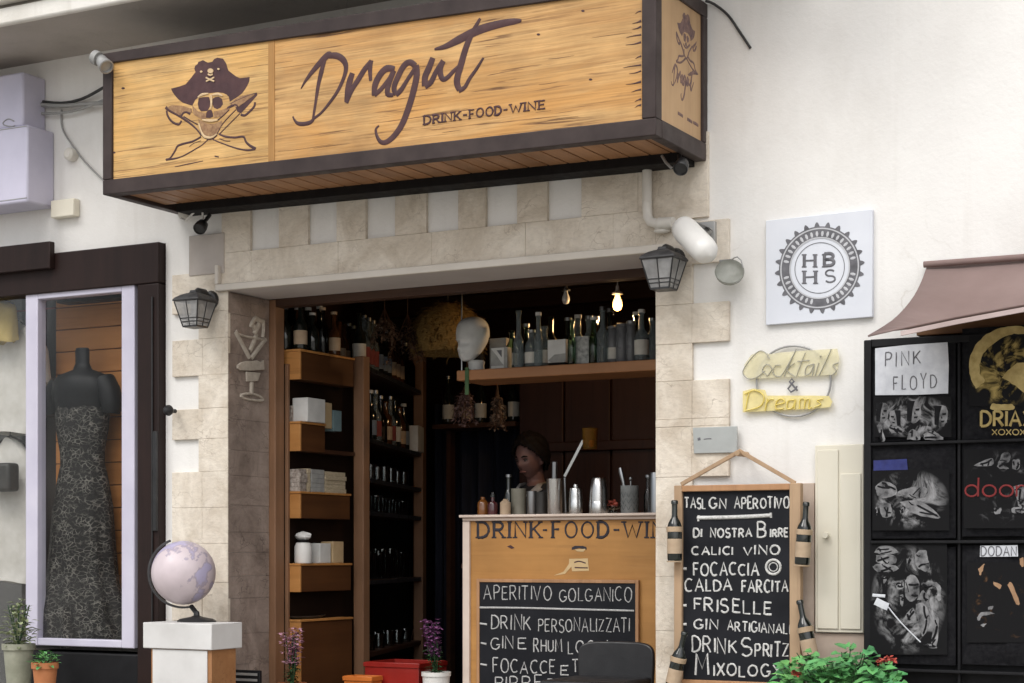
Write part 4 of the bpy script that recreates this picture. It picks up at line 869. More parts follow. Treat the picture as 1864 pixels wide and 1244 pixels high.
ctext(ch, 'DI', 212, 250, 560, 40, mpb, Z4, wd); ctext(ch, 'NOSTRA', 292, 482, 560, 40, mpb, Z4, wd); ctext(ch, 'B', 515, 552, 562, 70, mpb, Z4, wd*1.1); ctext(ch, 'IRRE', 572, 654, 560, 38, mpb, Z4, wd)
cut(cb, CHALK)
ctext(ch, 'CALICI', 206, 395, 643, 38, mpb, Z4, wd); ctext(ch, 'VINO', 448, 612, 643, 40, mpb, Z4, wd)
cut(cb, CHALK)
ctext(ch, 'FOCACCIA', 212, 515, 738, 56, mpb, Z4, wd)
cut(cb, CHALK)
stroke(ch, [Z4(585+34*math.cos(a*.52), 700+34*math.sin(a*.52)) for a in range(13)], wd*1.3, mpb, FN, 2); stroke(ch, [Z4(585+20*math.cos(a*.52), 700+20*math.sin(a*.52)) for a in range(13)], wd*.6, mpb, FN, 2)
cut(cb, CHALK)
ctext(ch, 'CALDA', 172, 390, 812, 54, mpb, Z4, wd); ctext(ch, 'FARCITA', 440, 655, 818, 54, mpb, Z4, wd)
cut(cb, CHALK)
ctext(ch, 'FRISELLE', 216, 575, 900, 58, mpb, Z4, wd, .07)
cut(cb, CHALK)
ctext(ch, 'GIN', 216, 325, 990, 48, mpb, Z4, wd); ctext(ch, 'ARTIGIANALI', 372, 662, 996, 46, mpb, Z4, wd*.85, .06)
cut(cb, CHALK)
ctext(ch, 'DRINK', 206, 412, 1095, 66, mpb, Z4, wd, .05); ctext(ch, 'S', 440, 488, 1118, 92, mpb, Z4, wd*1.05); ctext(ch, 'PRITZ', 502, 655, 1120, 62, mpb, Z4, wd)
cut(cb, CHALK)
ctext(ch, 'M', 222, 282, 1208, 90, mpb, Z4, wd*1.25); ctext(ch, 'IXOLOGY', 306, 618, 1210, 54, mpb, Z4, wd)
cut(cb, CHALK)
for y in (708, 880, 968): stroke(ch, [Z4(166, y), Z4(180, y)], .012, mpb, FN, 2); obj('chalk_dash', ch, CHALK, cb); ch = M()
# bottle holders with wine bottles on the board's sides
def bottle_m(m, c, h, r, neck=.3, nr=.3, n=16, mtx=None):
    hb = h*(1-neck)
    m.lathe([(.0,0),(r*.9,0),(r,h*.03),(r,hb*.86),(r*.86,hb*.97),(r*nr*1.25,hb*1.1),(r*nr,hb*1.18),(r*nr,h*.93),(r*nr*1.25,h*.935),(r*nr*1.25,h*.985),(r*nr*.9,h),(0,h)], c, n, mtx)
def wine(px, py, y, tilt, label):
    p = P(px, py, y); t_ = thing('wine_bottle', label, 'wine bottle', p, 'wine bottles strapped to the hanging chalkboard'); mtx = Matrix.Rotation(R(tilt), 3, 'Y'); b = M()
    bottle_m(b, p, .255, .031, .36, .38, 18, mtx); obj('glass', b, DARKB, t_, smooth_deg=60)
    b = M(); b.lathe([(.0318,.030),(.0318,.092)], p, 18, mtx); b.f = b.f[:18]; obj('label', b, LABELK, t_, smooth_deg=60); return t_, mtx, p
for px, py, tilt, lab in ((1228, 1021, 0, 'dark wine bottle strapped upright to the upper left of the menu board'), (1460, 1028, 4, 'dark wine bottle strapped to the upper right of the menu board'), (1222, 1256, 14, 'tilted dark wine bottle at the lower left of the menu board'), (1478, 1205, -12, 'dark wine bottle at the lower right of the menu board, half behind leaves')):
    tt, mtx, p = wine(px, py, CY-.052, tilt, lab)
    h_ = M()
    for z in (.132,): h_.lathe([(.0325,z-.011),(.0345,z-.010),(.0345,z+.010),(.0325,z+.011)], p, 18, mtx); h_.f = [f for f in h_.f if len(f) == 4]
    h_.lathe([(.0,-.006),(.033,-.006),(.033,-.001),(0,-.001)], p, 18, mtx)
    q_ = p+mtx @ Vector((0,.036,.07)); h_.obox(Matrix.Translation(q_) @ mtx.to_4x4(), .014, .0035, .08)
    obj('bottle_holder', h_, TANL, cb)

# ------------------------------------------------------------------ t-shirt rack and awning at the right
RY = -.22
rk = thing('shirt_rack', 'tall black display rack filled with printed black shirts', 'display rack', P(1720, 1244, RY))
rx0, rx1 = P(1572, 900, RY)[0], P(1572, 900, RY)[0]+1.05; rz1 = P(1600, 618, RY)[2]
b = M(); b.box(rx0, rx0+.03, RY, -.002, .2, rz1); b.box(rx1-.03, rx1, RY, -.002, .2, rz1); xm = P(1742, 900, RY)[0]; b.box(xm, xm+.012, RY+.004, RY+.03, .2, rz1-.03)
b.box(rx0+.031, rx1-.031, RY+.001, -.002, rz1-.03, rz1); obj('rack_frame', b, RACK, rk, .004)
b = M(); b.box(rx0+.031, rx1-.031, RY+.05, RY+.06, .2, rz1-.031); obj('backing', b, RACK, rk)
b = M()
for y in (806, 987, 1222):
    z = P(1700, y, RY)[2]; b.box(rx0+.031, rx1-.031, RY-.012, RY+.049, z-.006, z+.006)
obj('shelf_bar', b, RACK, rk, .003)
SHY = RY+.004
def shirt(x0, y0, x1, y1, label):
    t_ = thing('folded_shirt', label, 'shirt', P((x0+x1)/2, y1, SHY), 'black printed shirts on the rack'); a, c = P(x0, y0, SHY), P(x1, y1, SHY)
    b = M(); nx, nz = 30, 34; vs = []
    for j in range(nz+1):
        for i in range(nx+1):
            u, v = i/nx, j/nz; e = min(u, 1-u, v, 1-v)*8; bulge = .012*min(1, e)+.0022*math.sin(u*9+v*5+y0)+.0018*math.sin(v*13-u*6+x0)+.0012*math.sin(u*23+v*3)
            vs.append((a.x+(c.x-a.x)*u, SHY+.012-bulge, c.z+(a.z-c.z)*v))
    b.add(vs, [(j*(nx+1)+i, j*(nx+1)+i+1, (j+1)*(nx+1)+i+1, (j+1)*(nx+1)+i) for j in range(nz) for i in range(nx)]); b.box(a.x, c.x, SHY+.0125, SHY+.035, c.z, a.z)
    obj('cloth', b, SHIRT, t_, smooth_deg=70); return t_
PY = SHY-.0068; mpp = onY(PY); mpq = onY(PY-.0012)
def pr(t_, polys, mt, name='print', mpf=None):
    b = M(); dk = M()
    for p in polys:
        p = list(p); ctr = (sum(a for a, _ in p)/len(p), sum(c for _, c in p)/len(p)); q_ = smooth(p+[p[0]], 4)[:-1]; sz = max(a for a, _ in p)-min(a for a, _ in p)
        q_ = [(a+rnd.uniform(-.9,.9)*min(1, sz/14), c+rnd.uniform(-.9,.9)*min(1, sz/14)) for a, c in q_]; b.prism([(mpf or mpp)(*v) for v in q_], (0,.0008,0))
        if name in ('print', 'shoulders') and mt is PRG:
            for k in range(3):
                e0, e1 = rnd.choice(q_), rnd.choice(q_); m0 = (ctr[0]+(e0[0]-ctr[0])*.9, ctr[1]+(e0[1]-ctr[1])*.9); m1 = (ctr[0]+(e1[0]-ctr[0])*.5, ctr[1]+(e1[1]-ctr[1])*.5)
                dk.ribbon([mpq(*v) for v in smooth([m0, ((m0[0]+m1[0])/2+rnd.uniform(-2,2), (m0[1]+m1[1])/2+rnd.uniform(-2,2)), m1], 4)], [rnd.uniform(.001,.003)]+[rnd.uniform(.003,.009)]*7+[.001], FN, .0006)
    if dk.v: obj('print_shade', dk, PRK, t_, smooth_deg=0)
    return obj(name, b, mt, t_, smooth_deg=0)
Z6 = lambda pts: tr(pts, 1540, 440, 3.111); Z7 = lambda pts: tr(pts, 1540, 800, 2.803); Z9 = lambda pts: tr(pts, 1700, 560, 5.183)
t_ = shirt(1584, 618, 1738, 800, 'black shirt with a white square print over grey faces, top left of the rack')
b = M(); b.prism([mpp(*p) for p in Z6([(165,605),(350,585),(575,570),(582,700),(578,860),(400,868),(165,870)])], (0,.0008,0)); obj('print', b, PRW, t_, smooth_deg=0)
b = M(); text(b, 'PINK', 1611, 1676, 668, 24, mpq, .0045, FN, -.1, .5, .12); text(b, 'FLOYD', 1626, 1704, 710, 25, mpq, .0045, FN, -.05, .5, .12); obj('print_lettering', b, INKG, t_)
def panel(x0, y0, x1, y1, mt, name='faded_print'):
    b = M(); b.prism([P(x, y, PY+.0008) for x, y in ((x0,y0),(x1,y0),(x1,y1),(x0,y1))], (0,.0005,0)); return obj(name, b, mt, t_, smooth_deg=0)
def screen(name, tone, sc, seed, thr=.47):
    m, t, b = newmat(name); tc = N(t, 'ShaderNodeTexCoord'); mp_ = N(t, 'ShaderNodeMapping'); mp_.inputs['Location'].default_value = (seed, 0, seed*.7); t.links.new(tc.outputs['Object'], mp_.inputs['Vector'])
    f = noise(t, mp_.outputs[0], sc, 12, .62, 1.6); c = ramp(t, f, [(thr, (.012,.012,.013)), (thr+.05, tuple(k*.22 for k in tone)), (thr+.11, tuple(k*.6 for k in tone)), (thr+.2, tone)])
    m2 = N(t, 'ShaderNodeMapping'); m2.inputs['Location'].default_value = (-1, 0, -1); m2.inputs['Scale'].default_value = (2, 0, 2); t.links.new(tc.outputs['Generated'], m2.inputs['Vector'])
    ln = N(t, 'ShaderNodeVectorMath', operation='LENGTH'); t.links.new(m2.outputs[0], ln.inputs[0]); fade = ramp(t, ln.outputs['Value'], [(.72, g3(1)), (1.0, g3(0))])
    t.links.new(mix(t, (.012,.012,.013), c, fade), b.inputs['Base Color']); b.inputs['Roughness'].default_value = .9; b.inputs['Specular IOR Level'].default_value = .1; return m
SCR = [screen('grey screen print', (.34,.34,.35), 9, 1.3), screen('fine grey screen print', (.30,.30,.31), 14, 4.1, .45), screen('tan screen print', (.17,.10,.06), 12, 7.7, .56), screen('gold screen print', (.40,.30,.11), 13, 2.2, .46), screen('sparse grey screen print', (.22,.22,.23), 11, 9.4, .56)]
def face_print(cx, cy, w, h, side=1):
    pr(t_, [[(cx-w*.5, cy-h*.1), (cx-w*.42, cy-h*.42), (cx, cy-h*.52), (cx+w*.42, cy-h*.42), (cx+w*.5, cy-h*.05), (cx+w*.4, cy+h*.28), (cx+w*.12, cy+h*.5), (cx-w*.15, cy+h*.5), (cx-w*.4, cy+h*.28)]], PRG, 'face')
    m_ = M()
    for pts in ([(cx-side*w*.5, cy-h*.5), (cx+side*w*.05, cy-h*.5), (cx-side*w*.12, cy-h*.1), (cx-side*w*.2, cy+h*.45), (cx-side*w*.5, cy+h*.4)], [(cx+side*w*.08, cy-h*.14), (cx+side*w*.38, cy-h*.16), (cx+side*w*.34, cy-h*.06), (cx+side*w*.1, cy-h*.05)], [(cx-w*.02, cy+h*.22), (cx+side*w*.26, cy+h*.2), (cx+side*w*.2, cy+h*.29), (cx, cy+h*.29)], [(cx+side*w*.02, cy-h*.02), (cx+side*w*.12, cy+h*.1), (cx, cy+h*.12)]): m_.prism([mpq(*q) for q in pts], (0,.0008,0))
    obj('face_shade', m_, PRK, t_, smooth_deg=0)
for cx_, cy_, w_, h_, sd_ in ((1606, 752, 22, 36, 1), (1629, 762, 20, 30, -1), (1664, 750, 26, 40, 1), (1713, 758, 24, 38, 1)): face_print(cx_, cy_, w_, h_, sd_)
pr(t_, [Z6(p) for p in ([(175,1040),(195,1030),(220,1120),(200,1125)], [(345,1120),(365,1068),(400,1070),(418,1120)], [(440,1090),(470,1072),(510,1080),(550,1120),(450,1120)], [(240,1050),(290,1045),(330,1075),(260,1085)])], PRG, 'shoulders')
panel(1590, 722, 1732, 796, SCR[1])
t_ = shirt(1750, 598, 1900, 796, 'black shirt with a large gold ring print, top right of the rack')
b = M(); 
pr(t_, [Z9([(400,765),(350,680),(330,560),(360,420),(440,300),(560,220),(700,180),(850,185),(870,250),(760,250),(640,290),(530,370),(450,460),(430,560),(440,640),(485,690)]), Z9([(640,665),(700,590),(800,520),(870,560),(880,800),(800,760),(740,720)]), Z9([(880,250),(960,300),(1010,420),(1030,560),(1000,700),(950,760),(960,560),(930,420),(860,320)])], PRGD)
b = M(); text(b, 'DRIAX', 1786, 1880, 776, 27, mpp, .011, FN, 0, .25); text(b, 'XOXOXO', 1806, 1880, 792, 10, mpp, .004, FN, 0, .2); obj('print_lettering', b, PRGD, t_)
pr(t_, [Z9([(545,905),(640,912),(740,915),(745,960),(545,965)])], PRGD, 'print_band')
panel(1764, 612, 1896, 740, SCR[3])
t_ = shirt(1584, 812, 1738, 980, 'black shirt with grey shapes under a blue strip, middle left of the rack')
b = M(); b.prism([mpp(*p) for p in Z7([(140,108),(310,100),(315,155),(140,160)])], (0,.0008,0)); obj('strip', b, PRB, t_, smooth_deg=0)
pr(t_, [Z7(p) for p in ([(150,240),(190,215),(250,235),(255,280),(200,300),(160,285)], [(260,270),(330,245),(415,250),(390,300),(320,295)], [(275,320),(360,312),(430,345),(480,400),(400,395),(330,370)], [(175,325),(225,330),(230,390),(195,400),(175,370)], [(150,350),(158,345),(160,385),(150,380)], [(275,350),(295,348),(295,375),(278,375)])], PRG)
panel(1588, 855, 1728, 966, SCR[0])
t_ = shirt(1750, 806, 1900, 976, 'black shirt with dark red lettering across grey figures, middle right of the rack')
b = M(); text(b, 'doors', 1757, 1892, 904, 34, mpp, .0075, FN, 0, .12); obj('print_lettering', b, PRR, t_)
pr(t_, [Z7(p) for p in ([(650,135),(740,95),(745,135)], [(780,110),(800,70),(835,75),(835,110),(810,125),(830,150),(775,145)], [(850,105),(885,105),(885,150),(850,150)], [(855,240),(905,235),(905,300),(875,310)], [(845,350),(908,345),(908,375),(850,375)], [(755,352),(790,350),(785,378),(758,378)], [(875,310),(905,305),(905,340),(880,340)])], PRG)
panel(1754, 818, 1896, 962, SCR[4])
t_ = shirt(1584, 996, 1738, 1212, 'black shirt with a large grey figure print, bottom left of the rack')
pr(t_, [Z7(p) for p in ([(145,575),(170,548),(225,545),(268,575),(240,585),(180,588)], [(155,590),(240,590),(255,630),(160,628)], [(135,650),(165,635),(240,640),(268,660),(230,675),(160,675)], [(350,590),(375,565),(410,570),(418,610),(425,635),(415,675),(380,665),(355,640)], [(310,610),(335,605),(345,635),(315,635)], [(300,720),(330,690),(370,720),(370,800),(330,830),(305,800)], [(360,820),(395,770),(425,820)], [(385,735),(440,728),(480,745),(482,820),(465,820),(460,755),(390,745)], [(355,840),(400,840),(430,920),(395,1005),(375,960)], [(285,930),(340,860),(360,935)], [(455,915),(472,915),(465,1050),(435,1040)], [(250,740),(290,720),(292,760),(262,765)], [(275,795),(292,795),(290,850),(278,840)], [(190,705),(205,700),(205,725),(192,735)], [(395,1048),(440,1045),(465,1065),(430,1065)])], PRG)
panel(1584, 990, 1724, 1192, SCR[0])
b = M()
for pts, wd in [([(150,825),(190,845),(215,855)], .03), ([(215,855),(280,935),(380,1035)], .005), ([(135,795),(200,800)], .012)]: stroke(b, Z7(pts), wd, mpq, FN, 3, .001)
obj('guitar_print', b, PRW, t_)
t_ = shirt(1750, 993, 1900, 1214, 'black shirt with a white lettered label over tan marks, bottom right of the rack')
b = M(); b.prism([mpp(*p) for p in Z7([(685,543),(875,540),(878,598),(683,600)])], (0,.0008,0)); obj('label', b, PRW, t_, smooth_deg=0)
b = M(); text(b, 'DODAN', 1786, 1850, 1012, 17, mpq, .004, FN, 0, .3); obj('label_lettering', b, INKG, t_)
pr(t_, [Z7(p) for p in ([(675,660),(705,635),(700,660),(685,695)], [(750,725),(790,740),(785,765),(755,745)], [(825,740),(845,735),(885,830),(870,840)], [(885,610),(905,605),(905,650),(890,640)])], PRT)
pr(t_, [Z7(p) for p in ([(665,910),(700,880),(760,890),(700,900),(680,925)], [(725,855),(750,850),(745,868),(725,868)], [(685,945),(715,940),(700,958)])], PRG, 'print_mark')
panel(1760, 1024, 1896, 1170, SCR[2])
# awning
aw = thing('awning', 'taupe cloth awning with a pale hem over the shirt rack', 'awning', P(1690, 490, 0)); AX = P(1690, 490, 0)[0]; AXR = AX+1.6
zA = P(1690, 489, 0)[2]; yF = -.62
qf = P(1580, 612, yF); AXF = qf.x; zF = qf.z
b = M(); n = 12; vs = []; hemp = [(1580,614),(1640,600),(1740,579),(1864,556),(1990,540),(2130,528)]; hp = [P(*q, yF) for q in hemp]; tp = [Vector((AX+(AXR-AX)*k/5, -.004, zA)) for k in range(6)]
for i in range(n+1):
    f = i/n
    for k in range(6):
        p = tp[k].lerp(hp[k], f); p.z -= .07*4*f*(1-f)
        if k == 0: e_ = smooth([(1687,489),(1675,520),(1656,552),(1624,586),(1580,614)], 3); p = P(*e_[i], -.004+(yF+.004)*f)
        vs.append(p)
b.add(vs, [(i*6+k, i*6+k+1, (i+1)*6+k+1, (i+1)*6+k) for i in range(n) for k in range(5)])
o_ = obj('canopy', b, AWN, aw, smooth_deg=60); so_ = o_.modifiers.new('cloth', 'SOLIDIFY'); so_.thickness = .006
b = M()
for k in range(1, 5): b.hexa([hp[k]+Vector((0,-.006,-.024)), hp[k+1]+Vector((0,-.006,-.024)), hp[k+1]+Vector((0,.004,-.024)), hp[k]+Vector((0,.004,-.024)), hp[k]+Vector((0,-.006,-.007)), hp[k+1]+Vector((0,-.006,-.007)), hp[k+1]+Vector((0,.004,-.007)), hp[k]+Vector((0,.004,-.007))])
obj('hem', b, AWNE, aw)
b = M(); b.tube([(AX-.01, -.03, zA+.012), (AXR, -.03, zA+.004)], .013, 14); obj('roller', b, AWN, aw)
b = M(); b.box(P(1668, 600, -.16)[0], AXR, -.16, -.002, rz1+.012, rz1+.10); tag(obj('fascia_beam', b, FASCIA, None, .004), 'brown wooden beam between awning and shirt rack', 'beam')

#BAR
# ================================================================== bar interior
# stepped wooden shelf unit just inside the left jamb
SX0 = -1.162
ux = P(548, 700, .44)[0]
un = thing('drawer_shelf', 'stepped wooden shelf of jutting box drawers inside the left jamb', 'shelf unit', (SX0+.06, .7, .1))
UY1 = Yof(652, ux)
b = M(); b.box(SX0-.03, SX0-.008, .41, UY1+.1, .1, 1.98); obj('side_panel', b, wood('shaded shelf panel', (.018,.009,.005), (.012,.006,.004), (.005,.003,.002), 1, .7, .3, spec=.1), un, smooth_deg=0)  # near-black colour holds the shade of the recess behind the drawers
b = M(); p0 = P(641, 900, UY1)
b.box(p0.x-.0, p0.x+.065, UY1+.012, UY1+.075, .1, P(655, 648, UY1)[2]); obj('post', b, POST, un, .004)
b = M(); b.box(SX0-.008, SX0+.012, .412, .43, .1, 1.98); obj('upright', b, POST, un, .002)
def zu(py, px=524, y=.44): return P(px, py, y)[2]
XF0 = P(501, 700, .44)[0]
drw = [(637, 692, .93), (768, 822, .42), (895, 944, .86), (1026, 1078, .88), (1128, 1300, .90)]
tops = []
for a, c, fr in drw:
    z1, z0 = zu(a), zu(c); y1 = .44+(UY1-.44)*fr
    d_ = M(); d_.box(XF0+.001, ux-.004, .445, y1, z0+.001, z1-.012); dd = obj('drawer', d_, CRATE_SHADE, un, .003)
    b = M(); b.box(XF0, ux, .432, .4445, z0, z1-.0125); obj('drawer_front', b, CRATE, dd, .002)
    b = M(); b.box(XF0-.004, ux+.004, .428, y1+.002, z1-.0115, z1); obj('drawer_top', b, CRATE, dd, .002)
    if z0 > .85 and fr < .95: pass
    tops.append((z1, y1))
# shelf boards bridging behind short drawers
b = M(); z = zu(822); b.box(XF0, ux-.02, .44+(UY1-.44)*.43, UY1, z, z+.02); obj('shelf_board', b, DARKW, un)
# things on the drawers
def card(px0, px1, y, hpx, dep, zt_, mt, name, label, cat, group=None, inset=0):
    x0, x1 = P(px0, 700, y)[0], P(px1, 700, y)[0]; h = hpx/355
    b = M(); b.box(x0, x1, y, y+dep, zt_+.0005, zt_+h); return tag(obj(name, b, mt, None, .003), label, cat, group)
z2 = tops[1][0]; card(532, 560, .47, 44, .16, z2, PAPER, 'white_box', 'white cardboard box on the second drawer', 'box')
card(508, 531, .455, 30, .05, z2, MARBLEP, 'patterned_card', 'cream card with dark branch pattern beside the white box', 'card')
z = z2; x_ = P(578, 750, .66)[0]
b = M(); b.box(XF0+.02, ux-.012, .665, .74, z-.02, z+.115); tag(obj('kraft_box', b, CREAMBOX, None, .003), 'tan cardboard box behind the white one on the drawer shelf', 'box')
b = M(); b.box(XF0+.02, ux-.012, .75, .83, z-.03, z+.08); tag(obj('teal_box', b, BLUEBOX, None, .003), 'teal card box at the back of the second drawer', 'box')
z3 = tops[2][0]
for i, (y0, y1, h, mt, lab) in enumerate(((.436, .50, .115, MARBLEP, 'speckled paper bundle at the front of the third drawer'), (.505, .535, .12, OLDPAPER, 'yellowed upright book on the third drawer'), (.54, .66, .118, PAPERG, 'grey paper stack in the middle of the third drawer'), (.665, .86, .112, OLDPAPER, 'long stack of yellowed papers on the third drawer'))):
    b = M(); k = 5
    for j in range(k): d_ = rnd.uniform(-.006, .004); b.box(XF0+.004-d_*.3, ux+d_-.004, y0+rnd.uniform(0,.004), y1-rnd.uniform(0,.004), z3+.0006+j*h/k, z3+(j+1)*h/k-.0004)
    tag(obj('paper_stack', b, mt, None, 0), lab, 'paper stack')
z4 = tops[3][0]
t_ = thing('white_jar', 'white jar with a pale crumpled top on the fourth drawer', 'jar', (P(552, 1000, .5)[0], .5, z4)); c = Vector(t_.location)
b = M(); b.lathe([(.0,.001),(.042,.001),(.046,.01),(.046,.085),(.038,.105),(.030,.108),(0,.108)], c, 20); obj('jar', b, WHITEP, t_)
b = M(); b.lathe([(.031,.1085),(.031,.122),(0,.122)], c, 16); obj('neck', b, CAPB, t_)
b = M(); b.ell(c+Vector((0,0,.142)), (.045,.03,.022), 18, 10, None, lambda p, d: p*(1+.16*math.sin(d.x*9+d.z*7)*math.cos(d.y*8))); obj('cap', b, PAPER, t_)
for i, (y, h, mt, nm, lab) in enumerate(((.62, .105, PAPER, 'white_carton', 'white carton with small drawings on the fourth drawer'), (.74, .115, CREAMBOX, 'kraft_carton', 'plain kraft carton behind the white one on the fourth drawer'))):
    b = M(); b.box(XF0+.02, ux-.006, y, y+.10, z4+.0006, z4+h); tag(obj(nm, b, mt, None, .003), lab, 'carton')
# bottle prototypes (base at the origin)
def proto(name, label, cat, group, h, r, neck, nr, mt, lab=None, cap=None):
    t_ = thing(name, label, cat, (0,0,0), group); b = M(); bottle_m(b, (0,0,0), h, r, neck, nr, 16); obj('glass', b, mt, t_, smooth_deg=60)
    if lab: b = M(); b.lathe([(r*1.012,h*.12),(r*1.012,h*.42)], (0,0,0), 16); b.f = b.f[:16]; obj('label', b, lab, t_, smooth_deg=60)
    if cap: b = M(); b.lathe([(0,h*.965),(r*nr*1.4,h*.965),(r*nr*1.4,h*1.03),(0,h*1.03)], (0,0,0), 14); obj('cap', b, cap, t_)
    return t_
# bottles crowding the top of the drawer shelf
z1 = tops[0][0]; gt = 'bottles standing on the top drawer'
first = True; k = 0
for (fx_, fy_, h, r, mt, lb_, cp) in [(.25,.47,.22,.034,DARKB,None,STEELD),(.72,.50,.24,.036,DARKB,LABELK,None),(.3,.57,.23,.035,BROWNB,None,PAPER),(.75,.60,.20,.036,DARKB,None,PAPER),(.28,.67,.24,.036,DARKB,LABELW,PAPER),(.72,.70,.24,.035,GLASSS,None,LABELK),(.3,.77,.26,.036,DARKB,None,PAPER),(.7,.81,.23,.036,BROWNB,LABELK,LABELK)]:
    k += 1; lab = ('dark short bottle with steel stopper at the front corner of the top drawer', 'dark bottle with tan label, near the front of the top drawer', 'brown bottle with steel stopper on the top drawer', 'dark bottle with a white cap on the top drawer', 'dark bottle with a white label on the top drawer', 'smoky clear bottle on the top drawer', 'tallest dark bottle on the top drawer', 'brown bottle with tan label at the back of the top drawer')[k-1]
    p_ = proto('spirit_bottle', lab, 'bottle', gt, h, r, .38, .36, mt, lb_, cp); p_.location = (XF0+(ux-XF0)*fx_, fy_, z1+.0005)
# deep rack behind the post, turned into the room
rp = P(668, 1000, UY1+.10); RA = R(20)
rack = thing('glass_rack', 'deep dark rack of bottles and glasses behind the wooden post', 'shelf rack', (rp.x, rp.y, .1))
RL, RD = 1.55, .34; o = Vector(rack.location)
lev = [.36, .76, 1.14, 1.32, 1.54, 1.93]
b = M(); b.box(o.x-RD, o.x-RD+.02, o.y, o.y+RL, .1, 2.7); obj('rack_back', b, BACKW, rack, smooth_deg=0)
b = M()
for z in lev: b.box(o.x-RD+.021, o.x, o.y+.01, o.y+RL-.01, .1+z-.025, .1+z)
obj('rack_shelf', b, DARKW, rack, .003)
b = M(); b.box(o.x-.05, o.x+.012, o.y+RL-.05, o.y+RL+.06, .1, 2.3); obj('rack_post', b, POST, rack, .004)
b = M()
for z in lev[1:]: b.box(o.x+.0005, o.x+.004, o.y+.02, o.y+RL-.06, .1+z-.024, .1+z-.001)
pl(obj('shelf_edge', b, STEELD, rack), 'thin pale shelf edge')
rack.rotation_euler = (0, 0, RA)
RM = Matrix.Translation(o) @ Matrix.Rotation(RA, 4, 'Z')
def onrack(u, v, z): return RM @ Vector((-v, u, z))   # u into the room, v from the front edge
pb = [proto('rack_bottle', 'dark bottle in the crowded top row of the deep rack', 'bottle', 'bottles on the deep rack', .30, .038, .36, .34, DARKB, LABELW, None),
      proto('rack_bottle', 'smoky bottle in the crowded top row of the deep rack', 'bottle', 'bottles on the deep rack', .27, .04, .4, .4, GLASSS, None, STEELD),
      proto('rack_bottle', 'brown bottle in the crowded top row of the deep rack', 'bottle', 'bottles on the deep rack', .26, .042, .34, .4, BROWNB, LABELK, None)]
pb += [proto('rack_bottle', 'dark bottle with blue grey label in the crowded top row of the deep rack', 'bottle', 'bottles on the deep rack', .28, .037, .4, .34, DARKB, nmat('blue grey label', (.16,.20,.26), (.24,.28,.34), 20, .8), PAPER), proto('rack_bottle', 'clear bottle with dark red label in the crowded top row of the deep rack', 'bottle', 'bottles on the deep rack', .29, .036, .42, .4, GLASSB, nmat('dark red label', (.20,.035,.03), (.28,.06,.05), 20, .8), STEELD)]
used = set()
def place(p, loc, label=None):
    if id(p) not in used: used.add(id(p)); p.location = loc; p['label'] = label or p['label']; return p
    return copy_tree(p, loc, label)
for i in range(26): place(pb[(i*2+i//3) % 5], onrack(.07+(i//2)*.112+.05*(i % 2), .06+.13*(i % 2), lev[5]+.001))
sec = [k+' bottle standing on the second shelf of the deep rack' for k in ('dark white labelled', 'smoky', 'brown', 'blue grey labelled', 'red labelled clear')]
for i in range(20): place(pb[(i*3+i//4) % 5], onrack(.08+(i//2)*.13+.06*(i % 2), .06+.13*(i % 2), lev[4]+.001), sec[(i*3+i//4) % 5])
def tumbler(label, h, r0, r1, grp, name='tumbler', mt=GLASSR):
    t_ = M(); t_.lathe([(.0,.004),(r0,.0),(r0*1.01,.004),(r1,h),(r1*.93,h),(r0*.9,.012),(0,.012)], (0,0,0), 14); return tag(obj(name, t_, mt, None, smooth_deg=50), label, 'glass', grp)
def placeo(p, loc, label=None):
    if id(p) not in used:
        used.add(id(p)); p.location = loc; return p
    c = p.copy(); COL.objects.link(c); c.location = loc; k_ = rnd.uniform(.85, 1.12); c.scale = (rnd.uniform(.92, 1.06), rnd.uniform(.92, 1.06), k_)
    if label: c['label'] = label
    return c
g1 = tumbler('short clear glass in the third shelf row of the deep rack', .09, .028, .034, 'glasses on the deep rack')
for i in range(13):
    placeo(g1, onrack(.10+i*.092, .05+.05*(i % 2), lev[3]+.001))
    placeo(g1, onrack(.12+i*.092, .06, lev[2]+.001), 'short clear glass in the fourth shelf row of the deep rack')
g2 = tumbler('tall clear tumbler standing on the fifth shelf of the deep rack', .16, .030, .036, 'tall tumblers on the deep rack', 'tall_tumbler')
for i in range(24): placeo(g2, onrack(.08+(i//2)*.105, .05+.11*(i % 2), lev[1]+.001))
g3_ = tumbler('wide clear glass on the lowest shelf of the deep rack', .08, .035, .05, 'wide glasses on the deep rack', 'wide_glass')
for i in range(11): placeo(g3_, onrack(.10+i*.125, .07+.05*(i % 2), lev[0]+.001))
tb = tag(obj('white_box_set', M().box(-.05,.05,-.09,.09,0,.16), PAPER, None, .003), 'slim pale box upright on the second shelf of the deep rack', 'box'); tb.location = onrack(1.42, .035, lev[4]+.001); tb.rotation_euler = (0,0,RA)

# navy door curtain past the rack
b = M(); n = 30; cxa, cxb = P(800, 900, 2.75), P(850, 900, 2.75); vs = []
for i in range(n+1):
    u = i/n; x = P(792, 900, 2.85)[0]+(P(962, 900, 2.85)[0]-P(792, 900, 2.85)[0])*u; y = 2.85+.04*math.sin(u*34)
    for z in (.1, 1.0, 1.98): vs.append((x, y, z))
b.add(vs, [(i*3+k, (i+1)*3+k, (i+1)*3+k+1, i*3+k+1) for i in range(n) for k in range(2)]); cu = tag(obj('navy_curtain', b, NAVY, None, smooth_deg=80), 'dark navy curtain hanging behind the counter at the left', 'curtain'); so_ = cu.modifiers.new('cloth', 'SOLIDIFY'); so_.thickness = .006
